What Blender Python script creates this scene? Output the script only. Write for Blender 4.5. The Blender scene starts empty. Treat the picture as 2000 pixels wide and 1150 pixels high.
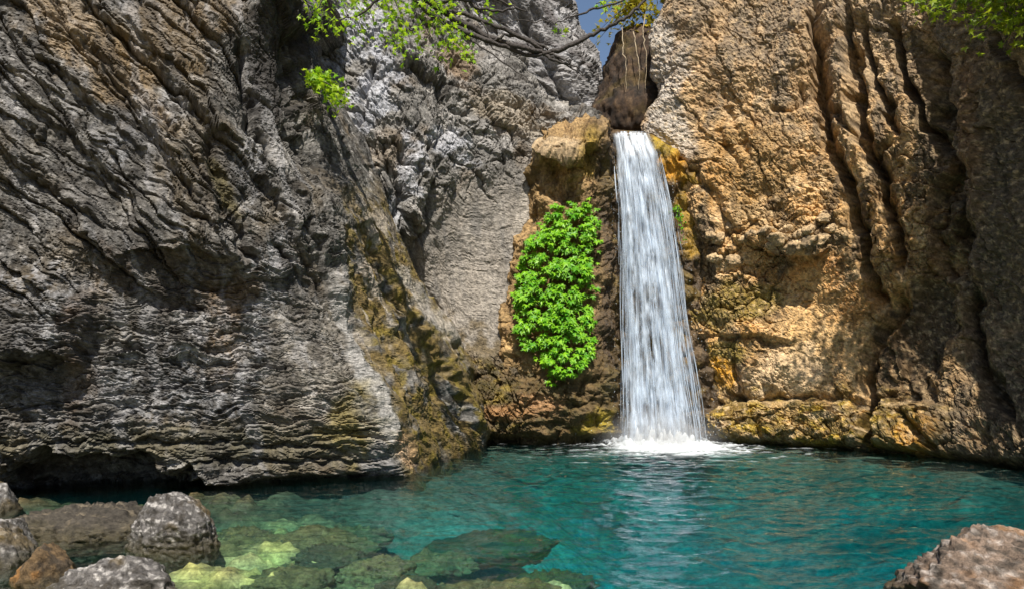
import bpy, bmesh, math, random
import numpy as np
from mathutils import Vector, Matrix, Euler
random.seed(11)
rng = np.random.default_rng(11)
scene = bpy.context.scene
COL = scene.collection

# ------------------------------------------------------------------ camera, sky, sun, exposure
F, HX, HY, CH = 1333.333, 1000.0, 715.0, 1.6       # focal length and horizon in photo pixels, eye height (m)
cam = bpy.data.cameras.new('camera'); camo = bpy.data.objects.new('camera', cam); COL.objects.link(camo)
camo.location = (0, 0, CH); camo.rotation_euler = (math.pi/2, 0, 0)
cam.sensor_fit = 'HORIZONTAL'; cam.sensor_width = 36; cam.lens = 24.0
cam.shift_y = (HY-575.0)/2000.0
cam.clip_start = 0.05; cam.clip_end = 2000
scene.camera = camo

TO_SUN = Vector((0.02, -0.52, 0.85)).normalized()
w = bpy.data.worlds.new('World'); scene.world = w; w.use_nodes = True
wn = w.node_tree.nodes; wl = w.node_tree.links
sky = wn.new('ShaderNodeTexSky'); sky.sky_type = 'NISHITA'; sky.sun_disc = False
sky.sun_elevation = math.asin(TO_SUN.z); sky.sun_rotation = math.atan2(TO_SUN.x, TO_SUN.y)
bg = wn['Background']; bg.inputs['Strength'].default_value = 0.075
wl.new(sky.outputs[0], bg.inputs['Color'])
sl = bpy.data.lights.new('sun', 'SUN'); so = bpy.data.objects.new('sun', sl); COL.objects.link(so)
sl.energy = 5.0; sl.angle = math.radians(0.53); sl.color = (1.0, 0.93, 0.82)
so.rotation_euler = TO_SUN.to_track_quat('Z', 'Y').to_euler(); so.location = (-10, -8, 18)
vs = scene.view_settings
vs.view_transform = 'Standard'; vs.look = 'None'; vs.gamma = 1; vs.use_curve_mapping = False
vs.exposure = 0.7
scene.cycles.max_bounces = 8; scene.cycles.transparent_max_bounces = 24
scene.cycles.diffuse_bounces = 3; scene.cycles.glossy_bounces = 3; scene.cycles.volume_bounces = 0
scene.cycles.caustics_reflective = False; scene.cycles.caustics_refractive = False
scene.cycles.use_denoising = True

def at(px, py, D):
    return np.array(((px-HX)/F*D, D, CH+(HY-py)/F*D))
def proj(P):
    return HX+F*P[..., 0]/P[..., 1], HY-F*(P[..., 2]-CH)/P[..., 1]

# ------------------------------------------------------------------ noise
_perm = rng.permutation(4096).astype(np.int32)
_ga = rng.uniform(0, 2*np.pi, 4096); _gx = np.cos(_ga).astype(np.float32); _gy = np.sin(_ga).astype(np.float32)
def _h(ix, iy, s):
    return _perm[(_perm[(ix + s*131) & 4095] + iy) & 4095]
def noise(x, y, s=0):
    x = np.asarray(x, np.float32); y = np.asarray(y, np.float32)
    ix = np.floor(x).astype(np.int32); iy = np.floor(y).astype(np.int32)
    fx = x-ix; fy = y-iy
    u = fx*fx*fx*(fx*(fx*6-15)+10); v = fy*fy*fy*(fy*(fy*6-15)+10)
    def g(dx, dy):
        h = _h(ix+dx, iy+dy, s); return _gx[h]*(fx-dx)+_gy[h]*(fy-dy)
    a = g(0, 0); b = g(1, 0); c = g(0, 1); d = g(1, 1)
    return 1.5*((a+u*(b-a))*(1-v)+(c+u*(d-c))*v)
def fbm(x, y, o=4, s=0, gain=0.5, lac=2.03):
    r = 0; a = 1.0
    for i in range(o):
        r = r+a*noise(x, y, s+i*7); x = x*lac; y = y*lac; a *= gain
    return r
def ridged(x, y, o=4, s=0, gain=0.5, lac=2.07):
    r = 0; a = 1.0; t = 0
    for i in range(o):
        r = r+a*(1-2*np.abs(noise(x, y, s+i*7))); t += a; x = x*lac; y = y*lac; a *= gain
    return r/t
def worley(x, y, s=0, jit=0.9):
    x = np.asarray(x, np.float32); y = np.asarray(y, np.float32)
    ix = np.floor(x).astype(np.int32); iy = np.floor(y).astype(np.int32)
    f1 = np.full(x.shape, 9, np.float32); f2 = f1.copy(); idn = np.zeros(x.shape, np.float32)
    for dx in (-1, 0, 1):
        for dy in (-1, 0, 1):
            h = _h(ix+dx, iy+dy, s); h2 = _perm[(h+77) & 4095]
            cx = ix+dx+0.5+jit*(h/4096.0-0.5); cy = iy+dy+0.5+jit*(h2/4096.0-0.5)
            d = np.hypot(x-cx, y-cy).astype(np.float32)
            n = d < f1
            f2 = np.where(n, f1, np.minimum(f2, d)); idn = np.where(n, h2/4096.0, idn); f1 = np.where(n, d, f1)
    return f1, f2, idn
_r = [rng.uniform(-1, 1, 4096).astype(np.float32) for _ in range(5)]
def plates(u, v, ang, lam, asp, s=0, bias=0.0, tilt=0.8, off=0.6, jit=0.95):
    """broken plates: every cell is a tilted facet of its own; returns height (about -1..1) and distance to the joint (0 at the joint)"""
    a, b = rot(u, v, ang); x = (a/(lam*asp)).astype(np.float32); y = (b/lam).astype(np.float32)
    ix = np.floor(x).astype(np.int32); iy = np.floor(y).astype(np.int32); fx = x-ix; fy = y-iy
    f1 = np.full(x.shape, 9, np.float32); f2 = f1.copy(); hh = np.zeros(x.shape, np.int32); bx = np.zeros(x.shape, np.float32); by = bx.copy()
    for dx in (-1, 0, 1):
        for dy in (-1, 0, 1):
            h = _h(ix+dx, iy+dy, s); ex = fx-(dx+0.5+0.5*jit*_r[0][h]); ey = fy-(dy+0.5+0.5*jit*_r[1][h]); d = ex*ex+ey*ey
            n = d < f1; np.minimum(f2, np.where(n, f1, d), out=f2); f1 = np.where(n, d, f1); hh = np.where(n, h, hh); bx = np.where(n, ex, bx); by = np.where(n, ey, by)
    return off*_r[2][hh]+tilt*(_r[3][hh]*bx+_r[4][hh]*by)+bias*by, np.sqrt(f2)-np.sqrt(f1)
def sstep(a, b, x):
    t = np.clip((x-a)/(b-a), 0, 1); return t*t*(3-2*t)
def rot(x, y, deg):
    a = math.radians(deg); return x*math.cos(a)+y*math.sin(a), -x*math.sin(a)+y*math.cos(a)
def saw(x, sharp=0.15):
    f = x-np.floor(x); return np.where(f < 1-sharp, f/(1-sharp), (1-f)/sharp)

# ------------------------------------------------------------------ mesh helpers
def hermite(knots, n):
    k = np.asarray(knots, float); m = len(k)
    s = np.linspace(k[0], k[-1], n) if np.isscalar(n) else np.asarray(n); n = len(s); W = np.zeros((n, m))
    T = np.zeros((m, m))
    for i in range(m):
        a, b = max(i-1, 0), min(i+1, m-1); T[i, b] += 1/(k[b]-k[a]); T[i, a] -= 1/(k[b]-k[a])
    j = np.clip(np.searchsorted(k, s, side='right')-1, 0, m-2)
    h = k[j+1]-k[j]; t = (s-k[j])/h
    r = np.arange(n)
    W[r, j] += 2*t**3-3*t**2+1; W[r, j+1] += -2*t**3+3*t**2
    W += ((t**3-2*t**2+t)*h)[:, None]*T[j] + ((t**3-t**2)*h)[:, None]*T[j+1]
    return W
class Patch:
    """net[c][r] of world points, columns left to right, rows top to bottom; cubic surface over it"""
    def __init__(s, net, nu, nv, uk=None, vk=None):
        net = np.array(net, float)
        if uk is None:
            uk = np.concatenate([[0], np.cumsum(np.linalg.norm(np.diff(net, axis=0), axis=2).mean(1))])
        if vk is None:
            vk = np.concatenate([[0], np.cumsum(np.linalg.norm(np.diff(net, axis=1), axis=2).mean(0))])
        Q = net.copy(); Q[..., 1] = np.maximum(Q[..., 1], 0.5); px, py = proj(Q)      # fewer samples where the photo does not look
        fu = [0.12 if (px[i+1].max() < 5 or px[i].min() > 1995 or net[i, :, 1].min() < 4 or net[i+1, :, 1].min() < 4) else 1.0 for i in range(len(uk)-1)]
        fv = [0.12 if (py[:, j+1].max() < -10 or net[:, j+1, 2].max() < -0.5) else 1.0 for j in range(len(vk)-1)]
        def samples(k, f, n):
            c = np.concatenate([[0], np.cumsum(np.diff(k)*f)]); return np.interp(np.linspace(0, c[-1], n), c, k)
        su = samples(uk, fu, nu); sv = samples(vk, fv, nv)
        P = np.einsum('ac,crk->ark', hermite(uk, su), net); P = np.einsum('br,ark->bak', hermite(vk, sv), P)
        s.P = P
        s.U = np.broadcast_to(su[None, :], P.shape[:2]).astype(np.float32)
        s.V = P[..., 2].astype(np.float32)
        s.n = s.normals(); s.refresh()
        s.x0, s.y0 = s.x, s.y
        s.wob = [fbm(s.x/45, s.y/45, 3, 3+31*i) for i in range(2)]; s.rag = [fbm(s.x/k, s.y/k, 4, 17+i) for i, k in enumerate((60, 28))]
        s.alb = np.zeros(P.shape[:2]+(3,)); s.wet = np.zeros(P.shape[:2])
    def refresh(s):
        Q = s.P.copy(); Q[..., 1] = np.maximum(Q[..., 1], 0.5); s.x, s.y = proj(Q)
        s.x = s.x.astype(np.float32); s.y = s.y.astype(np.float32)
    def normals(s):
        a = np.gradient(s.P, axis=1); b = np.gradient(s.P, axis=0)
        n = np.cross(b, a); n /= np.linalg.norm(n, axis=2, keepdims=True)+1e-12
        return n
    def push(s, d):
        s.P = s.P+s.n*np.asarray(d)[..., None]
    def paint(s, mask, col):
        m = np.clip(mask, 0, 1)[..., None]; s.alb = s.alb*(1-m)+np.array(col)*m
def line_d(x, y, pts):
    """distance to a polyline and signed side (positive: right-hand side going along it on the picture, i.e. below for left-to-right)"""
    best = np.full(x.shape, 1e9, np.float32); side = np.zeros(x.shape, np.float32); tt = np.zeros(x.shape, np.float32)
    n = len(pts)-1
    for i in range(n):
        (x0, y0), (x1, y1) = pts[i], pts[i+1]; dx, dy = x1-x0, y1-y0; L2 = dx*dx+dy*dy
        t = np.clip(((x-x0)*dx+(y-y0)*dy)/L2, 0, 1)
        d = np.hypot(x-x0-t*dx, y-y0-t*dy); c = (dx*(y-y0)-dy*(x-x0))/math.sqrt(L2)
        m = d < best
        best = np.where(m, d, best); side = np.where(m, c, side); tt = np.where(m, (i+t)/n, tt)
    return best, side, tt
def taper(t, e=0.12):
    return sstep(-0.001, e, t)*sstep(-0.001, e, 1-t)
def groove(p, pts, wpx, depth, wob=10, s=3):
    d, sd, t = line_d(p.x0+wob*p.wob[0], p.y0+wob*p.wob[1], pts); return -depth*np.maximum(0, 1-d/(1.7*wpx))**1.4*taper(t)
def ridge(p, pts, wpx, h, wob=8, s=5): return -groove(p, pts, wpx, h, wob, s)
def ledge(p, pts, fall, h, wob=12, s=9, edge=3.0):
    """raises the upper/left-hand side of a polyline by h, fading over `fall` px: a broken edge with an overhang"""
    d, sd, t = line_d(p.x0+wob*p.wob[0], p.y0+wob*p.wob[1], pts)
    return h*np.exp(-(d/fall)**1.5)*sstep(edge, -edge, sd)*taper(t, 0.2)
def blob(p, cx, cy, rx, ry, a=0, rag=0.35, s=17, soft=0.35, k=60):
    dx, dy = rot(p.x0-cx, p.y0-cy, a)
    r = np.hypot(dx/rx, dy/ry)+rag*p.rag[0 if k > 40 else 1]*(1 if s % 2 else -1)
    return sstep(1+soft, 1-soft, r)
def inpoly(x, y, pts):
    r = np.zeros(x.shape, bool); n = len(pts)
    for i in range(n):
        (x0, y0), (x1, y1) = pts[i], pts[(i+1) % n]
        if y0 == y1: continue
        c = ((y0 > y) != (y1 > y)) & (x < (x1-x0)*(y-y0)/(y1-y0)+x0); r ^= c
    return r

def link(name, me, mat=None, parent=None):
    o = bpy.data.objects.new(name, me); COL.objects.link(o)
    if mat is not None and me is not None and not me.materials: me.materials.append(mat)
    if parent is not None: o.parent = parent
    return o
def tag(o, label, cat=None, group=None, kind=None):
    o['label'] = label
    if cat: o['category'] = cat
    if group: o['group'] = group
    if kind: o['kind'] = kind
    return o
def empty(name, loc=(0, 0, 0)):
    o = bpy.data.objects.new(name, None); o.location = loc; COL.objects.link(o); return o
def mesh_arrays(name, V, quads=None, tris=None, alb=None, wet=None, smooth=True):
    me = bpy.data.meshes.new(name); V = np.ascontiguousarray(V.reshape(-1, 3), np.float32)
    f = quads if quads is not None else tris; k = f.shape[1]
    me.vertices.add(len(V)); me.vertices.foreach_set('co', V.ravel())
    me.loops.add(f.size); me.loops.foreach_set('vertex_index', f.astype(np.int32).ravel())
    me.polygons.add(len(f)); me.polygons.foreach_set('loop_start', np.arange(0, f.size, k, dtype=np.int32))
    me.polygons.foreach_set('loop_total', np.full(len(f), k, np.int32))
    me.polygons.foreach_set('use_smooth', np.full(len(f), smooth))
    if alb is not None:
        c = np.ones((len(V), 4), np.float32); c[:, :3] = np.clip(alb.reshape(-1, 3), 0.004, 0.9)
        if wet is not None: c[:, 3] = np.clip(wet.reshape(-1), 0, 1)
        a = me.attributes.new('albedo', 'FLOAT_COLOR', 'POINT'); a.data.foreach_set('color', c.ravel())
    me.update(); me.validate(); return me
def grid_quads(nv, nu, keep=None):
    i = np.arange(nv*nu).reshape(nv, nu)
    q = np.stack([i[:-1, :-1], i[1:, :-1], i[1:, 1:], i[:-1, 1:]], -1).reshape(-1, 4)
    return q if keep is None else q[keep.reshape(-1)]
def patch_obj(name, p, mat, parent=None, smooth=False):
    nv, nu = p.P.shape[:2]
    return link(name, mesh_arrays(name, p.P, grid_quads(nv, nu), alb=p.alb, wet=p.wet, smooth=smooth), mat, parent)

# ------------------------------------------------------------------ materials
def newmat(name):
    m = bpy.data.materials.new(name); m.use_nodes = True; nt = m.node_tree
    for n in list(nt.nodes): nt.nodes.remove(n)
    out = nt.nodes.new('ShaderNodeOutputMaterial')
    N = lambda t, **k: _mk(nt, t, k)
    return m, nt, out, N
def _mk(nt, t, k):
    n = nt.nodes.new('ShaderNode'+t)
    for a, b in k.items(): setattr(n, a, b)
    return n
def rock_mat(name, scale=1.0, bump=0.9, spec=0.35, rough=0.85):
    m, nt, out, N = newmat(name); L = nt.links.new
    b = N('BsdfPrincipled'); at_ = N('Attribute', attribute_name='albedo'); tc = N('TexCoord')
    n1 = N('TexNoise'); n1.inputs['Scale'].default_value = 14*scale; n1.inputs['Detail'].default_value = 8; n1.inputs['Roughness'].default_value = 0.72
    n2 = N('TexNoise'); n2.inputs['Scale'].default_value = 55*scale; n2.inputs['Detail'].default_value = 4; n2.inputs['Roughness'].default_value = 0.7
    for n in (n1, n2): L(tc.outputs['Object'], n.inputs['Vector'])
    r1 = N('MapRange'); r1.inputs[1].default_value = 0.34; r1.inputs[2].default_value = 0.66; r1.inputs[3].default_value = 0.4; r1.inputs[4].default_value = 1.6
    L(n1.outputs['Fac'], r1.inputs[0])
    r2 = N('MapRange'); r2.inputs[1].default_value = 0.3; r2.inputs[2].default_value = 0.7; r2.inputs[3].default_value = 0.7; r2.inputs[4].default_value = 1.3
    L(n2.outputs['Fac'], r2.inputs[0])
    mu = N('Math', operation='MULTIPLY'); L(r1.outputs[0], mu.inputs[0]); L(r2.outputs[0], mu.inputs[1])
    vm = N('VectorMath', operation='SCALE'); L(at_.outputs['Color'], vm.inputs[0]); L(mu.outputs[0], vm.inputs['Scale'])
    L(vm.outputs[0], b.inputs['Base Color'])
    rr = N('MapRange'); rr.inputs[3].default_value = rough; rr.inputs[4].default_value = 0.22; L(at_.outputs['Alpha'], rr.inputs[0]); L(rr.outputs[0], b.inputs['Roughness'])
    b.inputs['Specular IOR Level'].default_value = spec
    ad = N('Math', operation='ADD'); s2 = N('Math', operation='MULTIPLY'); s2.inputs[1].default_value = 0.35
    L(n2.outputs['Fac'], s2.inputs[0]); L(n1.outputs['Fac'], ad.inputs[0]); L(s2.outputs[0], ad.inputs[1])
    bp = N('Bump'); bp.inputs['Strength'].default_value = bump; bp.inputs['Distance'].default_value = 0.035
    L(ad.outputs[0], bp.inputs['Height']); L(bp.outputs[0], b.inputs['Normal'])
    L(b.outputs[0], out.inputs['Surface']); return m
M_ROCK = rock_mat('limestone')
M_ROCKS = rock_mat('limestone_small', 1.6, 0.8)
M_BED = rock_mat('bed_stone', 0.7, 0.6, 0.1)
def leaf_mat(name, c1, c2, trans=0.45):
    m, nt, out, N = newmat(name); L = nt.links.new
    oi = N('ObjectInfo'); tc = N('TexCoord'); n = N('TexNoise'); n.inputs['Scale'].default_value = 6
    ge = N('NewGeometry'); ad = N('Math', operation='ADD'); L(ge.outputs['Random Per Island'], ad.inputs[0]); L(oi.outputs['Random'], ad.inputs[1])
    fr = N('Math', operation='FRACT'); L(ad.outputs[0], fr.inputs[0])
    mx = N('MixRGB'); mx.inputs[1].default_value = (*c1, 1); mx.inputs[2].default_value = (*c2, 1); L(fr.outputs[0], mx.inputs[0])
    b = N('BsdfPrincipled'); L(mx.outputs[0], b.inputs['Base Color']); b.inputs['Roughness'].default_value = 0.45; b.inputs['Specular IOR Level'].default_value = 0.4
    t = N('BsdfTranslucent'); hs = N('HueSaturation'); hs.inputs['Value'].default_value = 1.3; hs.inputs['Hue'].default_value = 0.485
    L(mx.outputs[0], hs.inputs['Color']); L(hs.outputs[0], t.inputs['Color'])
    ms = N('MixShader'); ms.inputs[0].default_value = trans; L(b.outputs[0], ms.inputs[1]); L(t.outputs[0], ms.inputs[2])
    L(ms.outputs[0], out.inputs['Surface']); return m
def bark_mat(name, c1, c2):
    m, nt, out, N = newmat(name); L = nt.links.new
    b = N('BsdfPrincipled'); tc = N('TexCoord'); n = N('TexNoise'); n.inputs['Scale'].default_value = 30; n.inputs['Detail'].default_value = 5
    L(tc.outputs['Object'], n.inputs['Vector'])
    mx = N('MixRGB'); mx.inputs[1].default_value = (*c1, 1); mx.inputs[2].default_value = (*c2, 1); L(n.outputs['Fac'], mx.inputs[0]); L(mx.outputs[0], b.inputs['Base Color'])
    b.inputs['Roughness'].default_value = 0.85
    bp = N('Bump'); bp.inputs['Distance'].default_value = 0.02; L(n.outputs['Fac'], bp.inputs['Height']); L(bp.outputs[0], b.inputs['Normal'])
    L(b.outputs[0], out.inputs['Surface']); return m
M_IVY = leaf_mat('ivy_leaf', (0.07, 0.27, 0.006), (0.25, 0.50, 0.014), 0.35)
M_LEAF = leaf_mat('spring_leaf', (0.16, 0.38, 0.010), (0.35, 0.50, 0.025), 0.5)
M_LEAF2 = leaf_mat('dark_green_leaf', (0.10, 0.20, 0.012), (0.28, 0.36, 0.02), 0.5)  # darker green foliage of the right-hand tree
M_BARK = bark_mat('dark_bark', (0.015, 0.012, 0.01), (0.06, 0.05, 0.045))
M_ROOT = bark_mat('pale_root', (0.30, 0.22, 0.13), (0.50, 0.42, 0.30))

# palettes (linear)
GREY = (0.130, 0.124, 0.114); PALE = (0.46, 0.44, 0.42); BLUE = (0.34, 0.37, 0.43); DARK = (0.035, 0.030, 0.024)
TAN = (0.40, 0.27, 0.14); OCHRE = (0.42, 0.19, 0.045); MOSS = (0.13, 0.105, 0.02); YMOSS = (0.30, 0.20, 0.015); BROWN = (0.13, 0.075, 0.03)
CREAM = (0.56, 0.405, 0.225); DBROWN = (0.055, 0.032, 0.014)

def base_alb(p, c, seed, k=1.6, var=0.45):
    """plain rock colour with mottling in lighter and darker mineral tones"""
    v = fbm(p.U*k, p.V*k, 5, seed, 0.62); p.alb[:] = np.array(c)*np.exp(var*v)[..., None]

# ------------------------------------------------------------------ cliff, left
def colx(lst): return [at(*q) for q in lst]
rowsA = [-70, 0, 150, 300, 450, 560, 700, 820]
def cA(xs, Ds, wl): return colx([(x, y, d) for x, y, d in zip(xs, rowsA, Ds)]+[wl])
netA = []
netA.append([np.array((-10.5, -3.0, z)) for z in (3.4, 3.0, 2.7, 2.3, 1.9, 1.5, 1.0, 0.5, 0.0)])
netA.append([np.array((-9.2, 3.2, z)) for z in (5.4, 4.8, 4.2, 3.6, 3.0, 2.3, 1.6, 0.8, 0.0)])
netA.append(cA([-350]*8, [7.9, 7.8, 7.7, 7.6, 7.5, 7.6, 7.5, 7.4], (-350, 1003, 7.4)))
netA.append(cA([0]*8, [8.6, 8.5, 8.4, 8.3, 8.22, 8.25, 8.22, 8.2], (0, 972, 8.3)))
netA.append(cA([200]*8, [9.0, 8.9, 8.8, 8.7, 8.62, 8.68, 8.65, 8.55], (200, 963, 8.6)))
netA.append(cA([400]*8, [9.6, 9.4, 9.3, 9.12, 9.03, 9.12, 9.05, 8.95], (400, 953, 8.95)))
netA.append(cA([535, 540, 550, 560, 570, 580, 590, 600], [10.2, 10.0, 9.9, 9.7, 9.6, 9.65, 9.5, 9.35], (610, 942, 9.4)))
netA.append(cA([580, 570, 592, 612, 645, 660, 702, 745], [10.8, 10.6, 10.5, 10.3, 10.1, 10.0, 9.9, 9.75], (785, 930, 9.9)))
netA.append(cA([600, 592, 615, 660, 712, 738, 798, 830], [11.5, 11.3, 11.3, 11.3, 11.3, 11.2, 11.3, 11.3], (850, 903, 11.3)))
netA.append(cA([610, 600, 626, 710, 765, 815, 900, 928], [12.5, 12.4, 12.5, 12.7, 12.8, 12.9, 13.3, 13.6], (942, 868, 13.9)))
netA.append(cA([560, 560, 590, 670, 725, 790, 885, 910], [15, 15, 15.2, 15.4, 15.5, 15.6, 15.8, 16], (925, 850, 16)))
def close_net(net, back=5.0, zb=-2.6):
    """adds a flat top running back from the edge and a foot under water"""
    o = []
    for c in net:
        c = list(c); t = c[0].copy(); t2 = t+np.array((0, back, 0.6)); b = c[-1].copy(); b[2] = zb
        o.append([t2]+c+[b])
    return o
for c in (0, 1): pass
A = Patch(close_net(netA), 730, 610)
def do_left():
    p = A; x, y = p.x.copy(), p.y.copy(); U, V = p.U, p.V
    up = sstep(620, 480, y+0.25*(x-300)); lowz = 1-up                      # diagonal beds above, level beds below
    side = sstep(-18, 30, x-np.interp(y, [0, 150, 300, 450, 560, 700, 820, 930], [575, 598, 620, 650, 664, 706, 750, 790]))
    d = 0.16*fbm(U*0.7, V*0.7, 3, 1)
    d += ledge(p, [(210, 505), (300, 480), (380, 486), (440, 510), (485, 552), (515, 600)], 90, 0.14)
    for q in ([(-60, 120), (140, 265), (270, 400), (330, 470)], [(100, 30), (280, 225), (400, 420), (470, 540)], [(200, -20), (360, 180), (450, 310)], [(560, 330), (620, 480), (655, 610)], [(0, 30), (120, 150), (330, 340)], [(480, 250), (540, 400), (600, 540)], [(-40, 250), (90, 360), (200, 440)]): d += ledge(p, q, 55, 0.11, 10)
    d += ledge(p, [(0, 500), (70, 505), (150, 560), (190, 630), (150, 700), (0, 705)][::-1], 60, -0.0)
    d += 0.22*blob(p, 60, 620, 130, 85, 15, 0.3)
    d += ledge(p, [(-120, 705), (0, 708), (100, 702), (170, 715)], 60, 0.22)
    d -= 0.95*blob(p, 190, 965, 190, 70, 3, 0.25, soft=0.3)*(1-side)
    d -= 0.35*blob(p, 560, 965, 260, 26, -3, 0.2)*(1-side)
    for pts, wd, dep in [([(60, 0), (160, 90), (260, 172), (345, 265), (425, 390), (500, 540)], 9, 0.16),
                         ([(405, 250), (415, 320), (445, 390), (462, 460), (500, 520)], 11, 0.22),
                         ([(150, 0), (300, 130), (400, 250)], 7, 0.12),
                         ([(470, 70), (478, 150), (490, 240), (540, 330)], 10, 0.28),
                         ([(560, 40), (572, 120), (568, 200), (590, 280), (640, 380)], 15, 0.34),
                         ([(602, 70), (606, 150), (620, 220)], 8, 0.2),
                         ([(30, 300), (160, 420), (260, 470)], 9, 0.10),
                         ([(240, 200), (330, 330), (440, 440), (520, 560)], 7, 0.12),
                         ([(500, 330), (560, 440), (620, 560), (650, 660)], 6, 0.10),
                         ([(530, 470), (600, 560), (640, 640)], 6, 0.09),
                         ([(640, 400), (690, 540), (760, 690), (810, 850)], 9, 0.14),
                         ([(700, 460), (760, 580), (860, 720), (900, 860)], 10, 0.2),
                         ([(760, 640), (800, 660), (830, 720), (860, 800)], 22, 0.42),
                         ([(850, 690), (880, 740), (900, 800), (905, 850)], 12, 0.3),
                         ([(0, 800), (200, 790), (420, 800)], 5, 0.06), ([(60, 868), (300, 862), (700, 880)], 6, 0.10),
                         ([(100, 905), (400, 900), (750, 905)], 6, 0.12)]:
        d += groove(p, pts, wd, dep, s=int(pts[0][0])+3)
    for pts, wd, h in [([(655, 520), (670, 610), (703, 700), (745, 800), (775, 890)], 14, 0.12),
                       ([(690, 430), (760, 560), (850, 650), (890, 680)], 15, 0.16), ([(770, 640), (800, 740), (860, 860)], 14, 0.16),
                       ([(870, 680), (905, 780), (940, 860)], 14, 0.2), ([(720, 640), (770, 770), (820, 900)], 14, 0.13),
                       ([(655, 360), (680, 400), (690, 450)], 26, 0.22), ([(480, 20), (560, 10), (600, 60)], 30, 0.3)]:
        d += ridge(p, pts, wd, h, s=int(pts[0][0])+5)
    d *= 1-0.45*side
    p.push(d)
    # broken beds
    wx = 0.10*fbm(U*2.2, V*2.2, 4, 40); wy = 0.09*fbm(U*2.2, V*2.2, 4, 60); Uw, Vw = U+wx, V+wy
    def strata(ang, lam, asp): a, b = rot(Uw, Vw, ang); return a/(lam*asp), b/lam
    a1, b1 = strata(-48, 0.34, 4); a2, b2 = strata(-62, 0.22, 5); a3, b3 = strata(-2, 0.17, 6)
    fold = sstep(380, 560, x); low = lowz*(1-side); rib = np.clip(1-low, 0, 1)*fold*(1-side); dia = up*(1-fold)
    smooth = np.clip(blob(p, 600, 640, 110, 110, 60, 0.3)+1.6*sstep(26, 10, line_d(x, y, [(648, 540), (668, 610), (698, 700), (740, 800), (780, 880)])[0]), 0, 1.5)*(1-side)
    h1, e1 = plates(Uw, Vw, -47, 0.26, 5.0, 21, -0.8); h2, e2 = plates(Uw, Vw, -63, 0.22, 6.0, 22, 0.5); h3, e3 = plates(Uw, Vw, -2, 0.15, 6.0, 23, 0.9)
    cr = lambda e, w: -np.clip(1-e/w, 0, 1)
    d = dia*(0.07*h1+0.04*cr(e1, 0.10)+0.07*ridged(a1/2.2, b1*1.2, 4, 28, 0.55))+rib*(0.085*h2+0.05*cr(e2, 0.12))+low*(0.055*h3+0.03*cr(e3, 0.12))
    h1, e1 = plates(U+0.6*wx, V+0.6*wy, -46, 0.85, 5.0, 20, -0.8); d += up*(1-0.6*fold)*(1-side)*(0.13*h1+0.09*cr(e1, 0.05))
    al = 0.45*x+0.89*y+10*p.wob[0]; ac_ = 0.89*x-0.45*y+5*p.wob[1]; d += side*(0.11*ridged(al/420, ac_/48, 3, 29, 0.5)+0.05*ridged(al/160, ac_/18, 3, 27, 0.5)+0.02*fbm(al/40, ac_/20, 3, 28))
    p.push(d*(1-0.5*smooth))
    h1, e1 = plates(Uw, Vw, -44, 0.085, 3.4, 31, -0.8); h3, e3 = plates(Uw, Vw, -3, 0.055, 4.5, 33, 0.9)
    d = (dia+0.3*rib)*(0.022*h1+0.012*cr(e1, 0.15))+low*(0.024*h3+0.012*cr(e3, 0.15))+rib*0.045*ridged(a2*1.2, b2*2.2, 4, 24, 0.6)
    p.push(d*(1-0.35*smooth))
    aa, bb = strata(-40, 0.05, 1.8); ac, bc = strata(-3, 0.045, 2.8); ad, bd = strata(-63, 0.05, 4.0)
    fine = dia*0.016*ridged(aa, bb, 3, 30, 0.65)+low*0.016*ridged(ac, bc, 3, 31, 0.65)+rib*0.022*ridged(ad, bd, 3, 33, 0.65)+side*0.016*ridged(al/40, ac_/7, 3, 34, 0.6)+0.011*fbm(U*17, V*17, 3, 35, 0.7)
    p.push(fine*(0.9+0.6*noise(U*0.8, V*0.8, 36))*(1-0.3*smooth)); p.refresh()
    # colour
    base_alb(p, GREY, 70, 1.8, 0.55); sp = fbm(U*9, V*9, 4, 69, 0.7)
    st = fbm(a1*1.2, b1*1.5, 4, 71)*up+fbm(a3, b3, 4, 72)*lowz
    p.paint(sstep(0.25, 0.8, st)*0.7, PALE)
    p.paint(sstep(0.15, 0.6, fbm(U*3.5, V*3.5, 4, 73))*0.8, DARK); p.paint(sstep(0.45, 0.8, sp)*0.5, PALE); p.paint(sstep(-0.3, -0.65, sp)*0.7, DARK)
    p.paint(sstep(0.0, 0.6, fbm(U*0.9, V*0.9, 3, 74))*0.35, (0.19, 0.14, 0.075))
    p.paint(blob(p, 170, 90, 60, 200, -45, 0.5)*0.6, (0.34, 0.25, 0.15))
    p.paint(blob(p, 330, 60, 170, 80, -30, 0.6)*0.35, (0.24, 0.15, 0.05))
    for q in [(250, 270, 100, 38, -40), (480, 340, 34, 70, 15), (530, 490, 20, 55, 25), (55, 580, 100, 55, -10), (120, 650, 70, 40, -20), (500, 640, 120, 90, 0), (330, 760, 150, 70, 0)]:
        p.paint(blob(p, q[0], q[1], q[2], q[3], q[4], 0.9, 80+q[0], 0.4, 30)*0.5*sstep(-0.5, 0.4, sp), (0.40, 0.405, 0.43))
    p.paint(blob(p, 350, 550, 130, 60, 5, 0.6)*0.5, (0.085, 0.06, 0.04))  # shadow beneath the overhanging slab painted into the rock colour
    p.paint(blob(p, 440, 620, 34, 80, 10, 0.9, 17, 0.8)*0.35, (0.26, 0.16, 0.07))
    p.paint(blob(p, 160, 700, 30, 120, 8, 0.9, 17, 0.8)*0.3, (0.22, 0.13, 0.07))
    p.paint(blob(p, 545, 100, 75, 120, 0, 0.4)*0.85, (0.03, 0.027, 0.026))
    p.paint(blob(p, 400, 870, 420, 40, 0, 0.5)*0.5, (0.12, 0.11, 0.06))
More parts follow.
